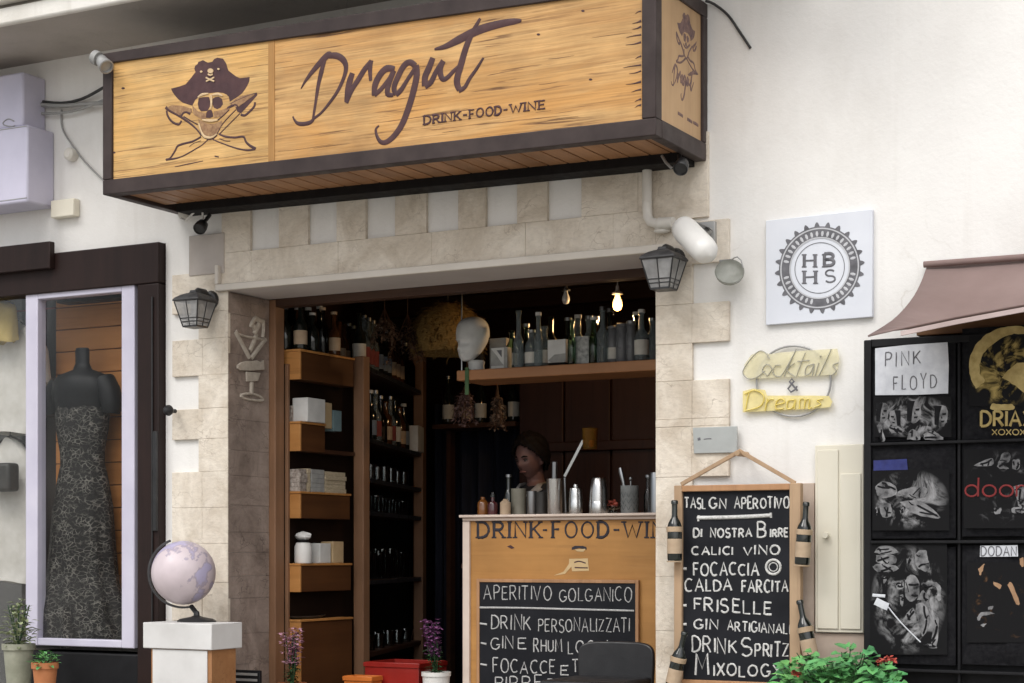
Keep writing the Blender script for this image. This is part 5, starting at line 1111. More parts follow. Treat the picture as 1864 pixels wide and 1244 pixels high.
# counter
CYF = .62; cx0 = P(849, 1000, CYF)[0]; ctop = P(1020, 936, CYF)[2]; cx1 = 1.9
ct = thing('bar_counter', 'ochre wood bar counter with cream edges and painted lettering', 'counter', ((cx0+cx1)/2, .9, .1))
b = M(); b.box(cx0, cx1, CYF, CYF+.5, .1, ctop-.05); obj('body', b, DARKW, ct, smooth_deg=0)
b = M(); b.box(cx0+.032, cx1, CYF-.012, CYF-.001, .1, ctop-.031); obj('front_panel', b, COUNTERW, ct)
b = M(); b.box(cx0-.008, cx0+.031, CYF-.026, CYF-.001, .1, ctop-.031); obj('corner_post', b, CREAM, ct, .003)
b = M(); b.box(cx0-.016, cx1, CYF-.05, CYF+.52, ctop-.014, ctop); b.box(cx0-.006, cx1, CYF-.032, CYF-.002, ctop-.030, ctop-.0145); obj('counter_top', b, CREAM, ct, .004)
mpc = onY(CYF-.0125); Z8 = lambda x, y: (820+x/3.84, 920+y/3.84); b = M(); INKN = nmat('navy black paint', (.014,.012,.02), (.03,.026,.04), 30, .6)
def stext(s, a, c): x0, yb = Z8(a, 226); x1, _ = Z8(c, 226); text(b, s, x0, x1, yb, 108/3.84, mpc, .0098, FN, 0, .36, .02, True, 1.5)
stext('DRINK', 192, 632); stext('-', 648, 676); stext('FOOD', 716, 1102); stext('-', 1142, 1180); stext('WINE', 1212, 1600); obj('lettering', b, INKN, ct)
b = M(); poly(b, [Z8(*p) for p in ((848,295),(870,284),(925,284),(950,294),(950,312),(900,300),(848,312))], onY(CYF-.014), (0,.0015,0)); obj('hat_emblem', b, INKN, ct)
b = M(); poly(b, [Z8(*p) for p in ((830,375),(960,372),(966,440),(968,458),(850,462),(845,430),(800,480),(720,492),(790,465),(828,410))], onY(CYF-.0135), (0,.001,0)); poly(b, [Z8(*p) for p in ((868,308),(945,305),(930,325),(885,322))], onY(CYF-.0142), (0,.0015,0)); obj('pale_emblem', b, nmat('pale ochre paint', (.60,.42,.20), (.68,.50,.27), 20, .6), ct)
b = M()
for pts in ([(865,400),(900,392),(945,405)], [(868,436),(960,438)]): stroke(b, [Z8(*p) for p in pts], .006, onY(CYF-.0138), FN, 3, .0008)
poly(b, [Z8(*p) for p in ((395,288),(420,278),(448,298),(425,305))], onY(CYF-.0136), (0,.001,0)); obj('emblem_marks', b, PAINTB, ct)
# board fixed on the counter front
kb = thing('counter_chalkboard', 'chalk menu board in an orange frame on the counter front', 'chalkboard', P(1010, 1244, CYF-.02)); KY = CYF-.032
kx0, kx1 = P(867, 1100, KY)[0], P(1162, 1100, KY)[0]; kz1, kz0 = P(1010, 1055, KY)[2], P(1010, 1310, KY)[2]; fw = .0165
b = M(); b.box(kx0+fw, kx1-fw, KY+.006, KY+.017, kz0+fw, kz1-fw); obj('slate', b, SLATE, kb, smooth_deg=0)
b = M(); b.box(kx0, kx0+fw, KY, KY+.018, kz0, kz1); b.box(kx1-fw, kx1, KY, KY+.018, kz0, kz1); b.box(kx0+fw, kx1-fw, KY+.0005, KY+.0175, kz1-fw, kz1); b.box(kx0+fw, kx1-fw, KY+.0005, KY+.0175, kz0, kz0+fw); obj('frame', b, BLKFRAME, kb, .002)
mpk = onY(KY+.0055); ch = M(); wd = .0068
ctext(ch, 'APERITIVO', 235, 705, 662, 96, mpk, Z8, wd*.85); ctext(ch, 'GOLGANICO', 760, 1268, 672, 92, mpk, Z8, wd*.85)
cut(kb, CHALKF)
stroke(ch, [Z8(205,715), Z8(500,718), Z8(800,726), Z8(1284,738)], .0095, mpk, FN, 3)
cut(kb, CHALKF)
for y, a, c in ((830, 206, 256), (967, 215, 252), (1115, 212, 256)): stroke(ch, [Z8(a, y-4), Z8(c, y+4)], .010, mpk, FN, 2); obj('chalk_dash', ch, CHALKF, kb); ch = M()
ctext(ch, 'DRINK', 285, 562, 868, 98, mpk, Z8, wd); ctext(ch, 'PERSONALIZZATI', 616, 1250, 884, 92, mpk, Z8, wd*.85)
cut(kb, CHALKF)
ctext(ch, 'GIN', 280, 438, 1004, 84, mpk, Z8, wd); ctext(ch, 'E', 478, 534, 1004, 70, mpk, Z8, wd); ctext(ch, 'RHUM', 584, 775, 1024, 86, mpk, Z8, wd); ctext(ch, 'LOCALI', 824, 1150, 1036, 84, mpk, Z8, wd)
cut(kb, CHALKF)
ctext(ch, 'FOCACCE', 298, 734, 1166, 92, mpk, Z8, wd, .03); ctext(ch, 'E', 772, 826, 1184, 68, mpk, Z8, wd); ctext(ch, 'TAGLIERI', 850, 1230, 1170, 84, mpk, Z8, wd); ctext(ch, 'BIRRE', 312, 640, 1290, 96, mpk, Z8, wd); ctext(ch, 'E', 680, 740, 1290, 80, mpk, Z8, wd)
cut(kb, CHALKF)

# things on the counter
def Cn(px, y): return Vector((P(px, 930, y)[0], y, ctop+.0005))
def px2m(n, y=.75): return n*(y+DIST)/.88/F_PX
def shaker(px, y, label, prof, mt=STEEL, name='cocktail_shaker', extra=None):
    c = Cn(px, y); t_ = thing(name, label, 'shaker', c, 'steel shakers on the counter'); b = M(); b.lathe(prof, c, 24); obj('cup', b, mt, t_, smooth_deg=40)
    if extra:
        b = M(); b.lathe(extra, c, 20); obj('lid', b, mt, t_, smooth_deg=40)
    return t_
shaker(1010, .74, 'tall steel shaker tin left of the other shakers on the counter', [(.0,0),(.034,0),(.036,.004),(.042,.172),(.043,.176),(.040,.176),(.034,.01),(0,.01)])
shaker(1048, .73, 'smallest steel shaker with a knob lid on the counter', [(.0,0),(.032,0),(.034,.004),(.035,.06),(.034,.062),(.033,.085),(.030,.125),(.028,.128),(0,.128)], extra=[(.0,.1285),(.012,.1285),(.013,.142),(.009,.148),(0,.148)])
shaker(1090, .74, 'steel shaker with a tapered top, rightmost of the shakers', [(.0,0),(.046,0),(.048,.004),(.0485,.058),(.047,.060),(.047,.063),(.043,.12),(.034,.172),(.030,.177),(0,.177)])
def simple(px, y, prof, mt, name, label, cat, grp=None, n=20):
    c = Cn(px, y); b = M(); b.lathe(prof, c, n); return tag(obj(name, b, mt, None, smooth_deg=40), label, cat, grp)
simple(944, .80, [(0,0),(.036,0),(.038,.13),(.039,.134),(.036,.134),(.034,.01),(0,.01)], nmat('grey green tin', (.20,.19,.15), (.28,.27,.22), 14, .5), 'grey_tin', 'dull grey green tin on the counter behind small bottles', 'tin')
simple(968, .78, [(0,0),(.020,0),(.024,.012),(.026,.118),(.024,.12),(.022,.012),(0,.01)], STEELD, 'jigger_cup', 'slim dull steel cup before the grey green tin', 'cup')
simple(986, .80, [(0,0),(.030,0),(.031,.115),(.029,.115),(.028,.006),(0,.006)], BAGK, 'dark_cup', 'dark round cup left of the tall shaker', 'cup')
simple(920, .72, [(0,0),(.026,0),(.027,.004),(.027,.062),(.016,.072),(.012,.074),(.012,.08),(0,.08)], LABELK, 'cream_jar', 'small cream jar with a black top at the left end of the counter', 'jar')
t_ = thing('squat_bottle', 'squat dark red bottle with a clear stopper at the counter\'s left end', 'bottle', Cn(897, .71)); c = Vector(t_.location)
b = M(); b.lathe([(0,0),(.024,0),(.026,.01),(.026,.055),(.020,.066),(.010,.07),(.009,.09),(0,.09)], c, 18); obj('glass', b, nmat('dark red glass', (.05,.012,.015), (.09,.02,.025), 10, .1, coat=.5, bmp=0), t_)
b = M(); b.lathe([(0,.0905),(.011,.0905),(.013,.105),(.009,.115),(0,.117)], c, 14); obj('stopper', b, GLASSC, t_)
t_ = thing('amber_bottle', 'short amber bottle, leftmost on the counter', 'bottle', Cn(879, .72)); c = Vector(t_.location)
b = M(); b.lathe([(0,0),(.026,0),(.028,.008),(.028,.06),(.020,.074),(.011,.08),(.011,.092),(0,.092)], c, 18); obj('glass', b, nmat('amber brown glass', (.16,.055,.012), (.24,.09,.02), 10, .12, coat=.5, bmp=0), t_)
p_ = proto('dark_bottle', 'dark slim bottle behind the small cream jar', 'bottle', None, .20, .024, .42, .5, DARKB, None, STEELD); p_.location = Cn(926, .80)
p_ = proto('clear_bottle', 'slim clear bottle with steel pourer right of the etched glass', 'bottle', None, .18, .022, .42, .5, GLASSC, None, STEELD); p_.location = Cn(1180, .76)
simple(1194, .72, [(0,0),(.030,0),(.030,.19),(.027,.195),(0,.195)], STEELD, 'steel_canister', 'tall steel canister at the right jamb', 'canister')
t_ = thing('mixing_glass', 'wide etched mixing glass holding bar tools on the counter', 'mixing glass', Cn(1146, .74)); c = Vector(t_.location)
b = M(); b.lathe([(0,.004),(.040,0),(.043,.004),(.044,.135),(.041,.135),(.039,.012),(0,.012)], c, 26); obj('glass', b, frosted('etched glass', (.45,.47,.47), .45, .2), t_, smooth_deg=40)
b = M()
for k in range(10):
    a = k*math.pi/5
    for z in (.03, .06, .09): b.tube([c+Vector((.0445*math.cos(a), .0445*math.sin(a), z-.012)), c+Vector((.0445*math.cos(a+.31), .0445*math.sin(a+.31), z+.012)), c+Vector((.0445*math.cos(a+.62), .0445*math.sin(a+.62), z-.012))], .0014, 5)
obj('etching', b, GLASSC, t_)
b = M(); b.tube([c+Vector((-.02,0,.06)), c+Vector((-.032,0,.15)), c+Vector((-.045,0,.2)), c+Vector((-.05,0,.222))], [.006,.008,.012,.008], 8); tag(obj('bar_tongs', b, STEELD), 'steel bar tool leaning out of the etched mixing glass', 'bar tool')
b = M(); b.tube([c+Vector((.006,0,.05)), c+Vector((.006,0,.16))], .004, 8); b.ell(c+Vector((.006,0,.168)), (.009,.009,.012), 10, 8); tag(obj('muddler', b, STEELD), 'thin steel stirrer upright in the mixing glass', 'bar tool')
c = Cn(1010, .76); b = M(); b.tube([c+Vector((-.005,0,.06)), c+Vector((-.003,0,.19)), c+Vector((-.002,0,.262))], [.010,.013,.013], 10); tag(obj('steel_muddler', b, STEELD, None, .002), 'thick dull muddler standing in the tall shaker tin', 'bar tool')
c = Cn(1117, .80); b = M()
for k in range(16): b.ell(c+Vector((rnd.uniform(-.024,.024), rnd.uniform(-.015,.015), .040+rnd.uniform(0,.026))), (.009,.009,.008), 8, 6)
t_ = thing('berry_dish', 'small glass dish of red berries beside the shakers', 'dish', c); obj('berries', b, REDFRUIT, t_); b = M(); b.lathe([(0,0),(.022,0),(.014,.008),(.013,.02),(.032,.032),(.034,.042),(.031,.034),(0,.024)], c, 18); obj('dish', b, GLASSC, t_)
# desk lamp with slanted silver arm and amber shade
c = Cn(1030, 1.0); t_ = thing('arm_lamp', 'amber glass shade on a slanted silver arm behind the shakers', 'lamp', c); q0 = P(1028, 868, 1.0); q1 = P(1062, 802, 1.0)
b = M(); b.lathe([(0,0),(.06,0),(.06,.01),(.012,.018)], c, 20); b.tube([c+Vector((0,0,.015)), q0+Vector((0,0,-.005))], .007, 8); obj('stand', b, STEELD, t_)
b = M(); d = q1-q0; b.obox(Matrix.Translation((q0+q1)/2) @ d.to_track_quat('X', 'Z').to_matrix().to_4x4(), d.length/2, .004, .008); obj('arm', b, STEEL, t_, .001)
q = P(1074, 818, 1.0); b = M(); b.lathe([(.0,.002),(.034,.0),(.036,.004),(.040,.105),(.037,.105),(.032,.01),(0,.01)], q, 22); obj('shade', b, AMBER, t_, smooth_deg=40)
b = M(); b.lathe([(0,.011),(.012,.011),(.016,.03),(.011,.045),(0,.047)], q+Vector((.008,0,0)), 12); obj('bulb', b, BULBW, t_)

# upper bar shelf
SHF = .95; sx0 = P(831, 690, SHF)[0]; sz0 = P(900, 690, SHF)[2]; sz1 = P(900, 671, SHF)[2]
t_ = thing('bar_shelf', 'long plank shelf of light wood hung above the counter', 'shelf', ((sx0+1.7)/2, SHF+.15, sz0))
b = M(); b.box(sx0, 1.75, SHF, SHF+.30, sz0, sz1); obj('plank', b, BARSHELF, t_, .004)
b = M(); b.tube([(sx0+.02, SHF+.02, sz1-.004), (sx0+.02, SHF+.02, 2.72)], .005, 8); b.tube([(.9, SHF+.27, sz1-.004), (.9, SHF+.27, 2.72)], .005, 8); obj('hanging_rod', b, STEELD, t_)
def Sh(px, y=None): y = y or SHF+.10; return Vector((P(px, 660, y)[0], y, sz1+.0005))
# mannequin head
c = Sh(867, SHF+.09); t_ = thing('foam_head', 'white mannequin head on a small neck stand at the left end of the bar shelf', 'mannequin head', c)
b = M(); b.lathe([(0,0),(.043,0),(.044,.006),(.041,.03),(.046,.048),(.040,.056),(0,.056)], c, 22); obj('neck', b, PLASTICH, t_, smooth_deg=50)
yaw = Matrix.Rotation(R(-20), 3, 'Z') @ Matrix.Rotation(R(6), 3, 'X')
hr = [(.238,.012,-.012,.014),(.234,.034,-.036,.038),(.222,.056,-.062,.062),(.204,.071,-.080,.080),(.180,.079,-.091,.090),(.152,.081,-.096,.093),(.126,.079,-.097,.090),(.1255,.076,-.093,.087),(.105,.074,-.090,.078),(.088,.070,-.094,.066),(.070,.064,-.098,.052),(.052,.056,-.096,.036),(.036,.047,-.095,.016),(.022,.037,-.090,-.006),(.012,.026,-.083,-.024),(.008,.010,-.066,-.044)]
hr = smooth(hr, 3); hc = c+Vector((-.008,.004,.048)); hv = []; hn = 72
for z, w_, yf, yk in hr:
    for k in range(hn):
        a = 2*math.pi*k/hn; x_ = w_*math.cos(a); y_ = (yf+yk)/2+(yk-yf)/2*math.sin(a); d = math.sin(a)
        if d < -.3:
            y_ -= .016*math.exp(-((x_/.012)**2+((z-.082)/.022)**2)); y_ += .014*math.exp(-(((abs(x_)-.03)/.015)**2+((z-.102)/.014)**2)); y_ += .007*math.exp(-((x_/.016)**2+((z-.060)/.006)**2)); y_ -= .006*math.exp(-((z-.122)/.006)**2); y_ -= .006*math.exp(-((x_/.02)**2+((z-.046)/.008)**2))
        hv.append(hc+yaw @ Vector((x_, y_, z)))
b = M(); b.add(hv, [((i+1)*hn+k, (i+1)*hn+(k+1) % hn, i*hn+(k+1) % hn, i*hn+k) for i in range(len(hr)-1) for k in range(hn)]+[tuple(range(hn)), tuple((len(hr)-1)*hn+k for k in range(hn-1, -1, -1))]); obj('head', b, PLASTICH, t_, smooth_deg=75)
b = M(); b.lathe([(0,0),(.032,0),(.034,.03),(0,.05)], c+Vector((0,.012,.0565)), 18); obj('neck_core', b, CAPB, t_)
c2 = Sh(850, SHF-.004); b = M(); b.box(c2.x-.011, c2.x+.011, SHF-.006, SHF-.002, sz0-.075, sz1+.012); b.box(c2.x-.011, c2.x+.011, SHF-.006, SHF+.05, sz1+.0005, sz1+.0035); tag(obj('green_ribbon', b, RIBG), 'green ribbon hanging over the left end of the bar shelf', 'ribbon')
# boxes and bottles along it
c = Sh(908, SHF+.06); t_ = thing('printed_carton', 'grey carton with a pale triangle print on the bar shelf', 'carton', c)
b = M(); b.box(c.x-.05, c.x+.05, c.y, c.y+.08, c.z, c.z+.115); obj('carton', b, PAPERG, t_, .002)
b = M(); yb = c.y-.0012; b.prism([(c.x-.048,yb,c.z+.112),(c.x+.03,yb,c.z+.112),(c.x+.03,yb,c.z+.02),(c.x+.012,yb,c.z+.04),(c.x-.01,yb,c.z+.07)], (0,.001,0)); b.prism([(c.x-.045,yb,c.z+.004),(c.x+.03,yb,c.z+.004),(c.x+.03,yb,c.z+.019),(c.x-.045,yb,c.z+.019)], (0,.001,0)); obj('print', b, PAPER, t_, smooth_deg=0)
b = M(); yb -= .001; b.prism([(c.x-.012,yb,c.z+.10),(c.x+.018,yb,c.z+.10),(c.x+.018,yb,c.z+.062)], (0,.0008,0)); obj('print_mark', b, INKG, t_, smooth_deg=0)
c = Sh(906, SHF+.18); b = M(); b.box(c.x-.05,c.x+.05,c.y,c.y+.07,c.z,c.z+.18); tag(obj('tall_carton', b, PAPERG, None, .002), 'taller grey carton behind the triangle printed one', 'carton')
c = Sh(1013, SHF+.05); t_ = thing('white_gift_box', 'square white box with torn lower corner on the bar shelf', 'box', c)
b = M(); b.box(c.x-.052, c.x+.052, c.y, c.y+.07, c.z+.018, c.z+.135); obj('carton', b, PAPER, t_, .003); b = M(); b.box(c.x-.046, c.x+.046, c.y+.004, c.y+.066, c.z, c.z+.0175); obj('base', b, CAPB, t_); b = M(); b.prism([(c.x-.012,c.y-.001,c.z+.058),(c.x+.051,c.y-.001,c.z+.062),(c.x+.051,c.y-.001,c.z+.02),(c.x-.03,c.y-.001,c.z+.02),(c.x-.048,c.y-.001,c.z+.03)], (0,.0008,0)); obj('torn_patch', b, PAPERG, t_)
c = Sh(1062, SHF+.06); b = M(); b.box(c.x-.05, c.x+.03, c.y, c.y+.06, c.z, c.z+.145); t_ = tag(obj('floral_carton', b, nmat('grey floral card', (.16,.17,.17), (.58,.59,.57), 38, .7), None, .002), 'carton with grey floral pattern right of the white box', 'carton')
gb = 'bottles along the bar shelf'
for px, y, h, r, nk, nr, mt, lb_, cp, lab in [
    (932,.14,.21,.034,.36,.45,GLASSG,LABELW,None,'green bottle with white label right of the triangle carton'), (944,.06,.30,.028,.5,.45,GLASSB,None,None,'tall clear bottle right of the triangle carton'), (958,.2,.24,.034,.4,.4,GLASSG,None,STEELD,'green tinted bottle behind the tall clear one'),
    (968,.08,.19,.036,.3,.4,GLASSB,LABELW,STEELD,'broad clear bottle with white label left of the white box'), (980,.04,.27,.022,.42,.5,GLASSB,None,PAPER,'slim clear bottle with white cap left of the white box'), (991,.13,.22,.038,.35,.4,GLASSB,LABELW,None,'broad bottle with white label behind the white box'),
    (1034,.16,.25,.036,.4,.4,DARKB,LABELW,STEELD,'dark bottle with white label behind the white box'), (1041,.05,.23,.022,.4,.5,GLASSG,None,None,'slim green bottle between white box and floral carton'), (1052,.22,.27,.038,.4,.36,GLASSB,LABELK,PAPER,'broad clear bottle with tan label behind the floral carton'),
    (1072,.15,.25,.036,.38,.4,GLASSB,LABELW,STEELD,'clear bottle with white label behind the floral carton'), (1081,.06,.23,.026,.4,.5,GLASSG,None,PAPER,'green bottle with pale cap right of the floral carton'),
    (1097,.08,.28,.036,.42,.34,GLASSB,None,STEELD,'clear bottle with round stopper left of the grey bottles'), (1116,.10,.19,.032,.2,.7,GREYB,LABELW,None,'flat topped grey bottle with a pale label under the lit bulb'),
    (1133,.10,.20,.034,.18,.75,GREYB,None,None,'wide grey bottle right of the flat topped one'), (1149,.08,.20,.026,.2,.7,GREYB,None,STEELD,'slim grey bottle with steel cap'),
    (1168,.06,.25,.036,.42,.36,GLASSB,LABELW,PAPER,'clear bottle with white label near the right jamb'), (1158,.2,.26,.034,.42,.36,DARKB,None,PAPER,'dark bottle with pale cap at the back near the right jamb'), (1188,.10,.21,.032,.36,.4,GLASSB,None,STEELD,'clear bottle cut off by the right jamb'),
    (1003,.22,.28,.036,.4,.36,DARKB,LABELK,None,'tall dark bottle at the back of the bar shelf behind the white box'), (1110,.22,.29,.036,.4,.36,DARKB,None,STEELD,'tall dark bottle at the back behind the grey bottles'), (1084,.24,.26,.036,.4,.36,BROWNB,LABELW,STEELD,'brown bottle with white label at the back of the bar shelf')]:
    p_ = proto('shelf_bottle', lab, 'bottle', gb, h, r, nk, nr, mt, lb_, cp); p_.location = Sh(px, SHF+y)
# pendant bulbs and straw lampshade
EM = emit('lit bulb', (1.0,.56,.17), 4.2)
def pend(px, py, y, mt, label, s=1, watt=6, tint=(1,.62,.28)):
    q = P(px, py, y); t_ = thing('pendant_bulb', label, 'pendant lamp', q); b = M(); b.lathe([(0,-.045*s),(.018*s,-.038*s),(.026*s,-.018*s),(.024*s,.004*s),(.014*s,.028*s),(.012*s,.04*s)], q, 18); obj('bulb', b, mt, t_, smooth_deg=60)
    b = M(); b.lathe([(.014*s,.0405*s),(.03*s,.043*s),(.03*s,.052*s),(.012*s,.062*s),(.008,.09*s)], q, 16); b.tube([q+Vector((0,0,.08*s)), Vector((q.x, q.y, 2.9))], .004, 6); obj('fitting', b, BULBW if mt is EM else STEELD, t_)
    if watt:
        pl_ = bpy.data.lights.new('bulb_light', 'POINT'); pl_.energy = watt; pl_.color = tint; pl_.shadow_soft_size = .03; po = bpy.data.objects.new('bulb_light', pl_); COL.objects.link(po); po.parent = t_; po.location = (0, -.02, -.085)
    return t_
pend(1124, 551, 1.5, EM, 'glowing pendant bulb above the bar shelf, near the right jamb')
pend(1030, 542, 1.3, BULBW, 'small unlit white pendant bulb above the bar shelf', .8, 0)
q = P(815, 600, 1.75); t_ = thing('straw_lampshade', 'woven straw lampshade hanging left of the mannequin head', 'lampshade', q); b = M(); n = 40; vs = []
pr_ = [(.03,.15),(.08,.135),(.15,.09),(.20,.03),(.215,-.05),(.20,-.14)]
for r, z in pr_:
    for k in range(n): a = 2*math.pi*k/n; rr = r*(1+.03*math.sin(k*20)+rnd.uniform(-.012,.012)); vs.append(q+Vector((rr*math.cos(a), rr*math.sin(a), z+rnd.uniform(-.004,.004))))
b.add(vs, [(i*n+k, i*n+(k+1) % n, (i+1)*n+(k+1) % n, (i+1)*n+k) for i in range(len(pr_)-1) for k in range(n)]); o_ = obj('shade', b, WICKER, t_, smooth_deg=60); so_ = o_.modifiers.new('w', 'SOLIDIFY'); so_.thickness = .006
b = M(); b.tube([q+Vector((0,0,.14)), Vector((q.x, q.y, 2.9))], .005, 6); obj('cord', b, CABLEM, t_)
sg_ = M()
for k in range(900):
    a = rnd.uniform(0, 6.28); f = rnd.random(); jx = f*(len(pr_)-1); ii = min(int(jx), len(pr_)-2); r_ = pr_[ii][0]+(pr_[ii+1][0]-pr_[ii][0])*(jx-ii); z_ = pr_[ii][1]+(pr_[ii+1][1]-pr_[ii][1])*(jx-ii)
    sg_.leaf(q+Vector((r_*math.cos(a), r_*math.sin(a), z_)), (math.cos(a)*.8+rnd.uniform(-.5,.5), math.sin(a)*.8+rnd.uniform(-.5,.5), rnd.uniform(-1.2,.3)), (0,0,1), rnd.uniform(.03,.06), rnd.uniform(.006,.014))
obj('straw_fringe', sg_, nmat('dry straw', (.20,.12,.03), (.46,.30,.10), 22, .9, island=.5), t_, smooth_deg=0)
DRY = nmat('dried flowers', (.10,.06,.04), (.34,.22,.15), 24, .9, island=.6)
def dried(px, py, y, L, w, label, mt):
    q = P(px, py, y); t_ = thing('dried_bunch', label, 'dried flowers', q, 'dried bunches hung in the bar'); b = M(); lv = M()
    for k in range(9):
        tip = q+Vector((rnd.uniform(-w,w), rnd.uniform(-w,w), -L*rnd.uniform(.7,1))); b.tube([q, (q+tip)/2+Vector((rnd.uniform(-.01,.01),0,0)), tip], .0022, 5)
        for e in range(34):
            f = rnd.uniform(.3, 1); a = rnd.uniform(0, 6.28); lv.leaf(q.lerp(tip, f)+Vector((rnd.uniform(-.012,.012), rnd.uniform(-.012,.012), 0)), (math.cos(a), math.sin(a), rnd.uniform(-1,.4)), (0,0,1), rnd.uniform(.014,.032), rnd.uniform(.008,.018))
    b.tube([q, Vector((q.x, q.y, q.z+.12))], .0025, 5); obj('stem', b, DARKW, t_); obj('blossoms', lv, mt, t_, smooth_deg=0)
dried(850, 694, 1.30, .26, .07, 'pinkish dried bunch hanging below the left end of the bar shelf', nmat('pink dried flowers', (.20,.10,.09), (.45,.30,.27), 24, .9, island=.6))
dried(905, 700, 1.34, .26, .06, 'grey brown dried bunch below the bar shelf, right of the pinkish one', DRY)
dried(742, 572, 1.55, .30, .10, 'brown dried bunch under the ceiling above the deep rack', DRY)
dried(700, 562, 1.25, .22, .09, 'brown dried bunch under the ceiling beside the wooden post', DRY)
# back shelf with dim bottles
bz = P(860, 772, 2.6)[2]; bx0, bx1 = P(798, 770, 2.6)[0], P(948, 770, 2.6)[0]; t_ = thing('back_shelf', 'dark shelf of dim bottles at the back under the straw lampshade', 'shelf', ((bx0+bx1)/2, 2.65, .1))
b = M(); b.box(bx0, bx1, 2.52, 2.76, bz-.03, bz); obj('board', b, DARKW, t_, .003)
for x in (bx0, bx1-.03): obj('upright', M().box(x, x+.03, 2.70, 2.76, .1, bz-.031), DARKW, t_)
pk = [proto('back_bottle', 'dim dark bottle with white label on the back shelf', 'bottle', 'dim bottles on the back shelf', .30, .037, .36, .36, DARKB, LABELW, STEELD), proto('back_bottle', 'dim smoky clear bottle on the back shelf', 'bottle', 'dim bottles on the back shelf', .27, .04, .36, .36, GLASSS, LABELK, PAPER)]
for i in range(5): place(pk[i % 2], (bx0+.06+i*(bx1-bx0-.12)/4, 2.62+.04*(i % 2), bz+.0005))

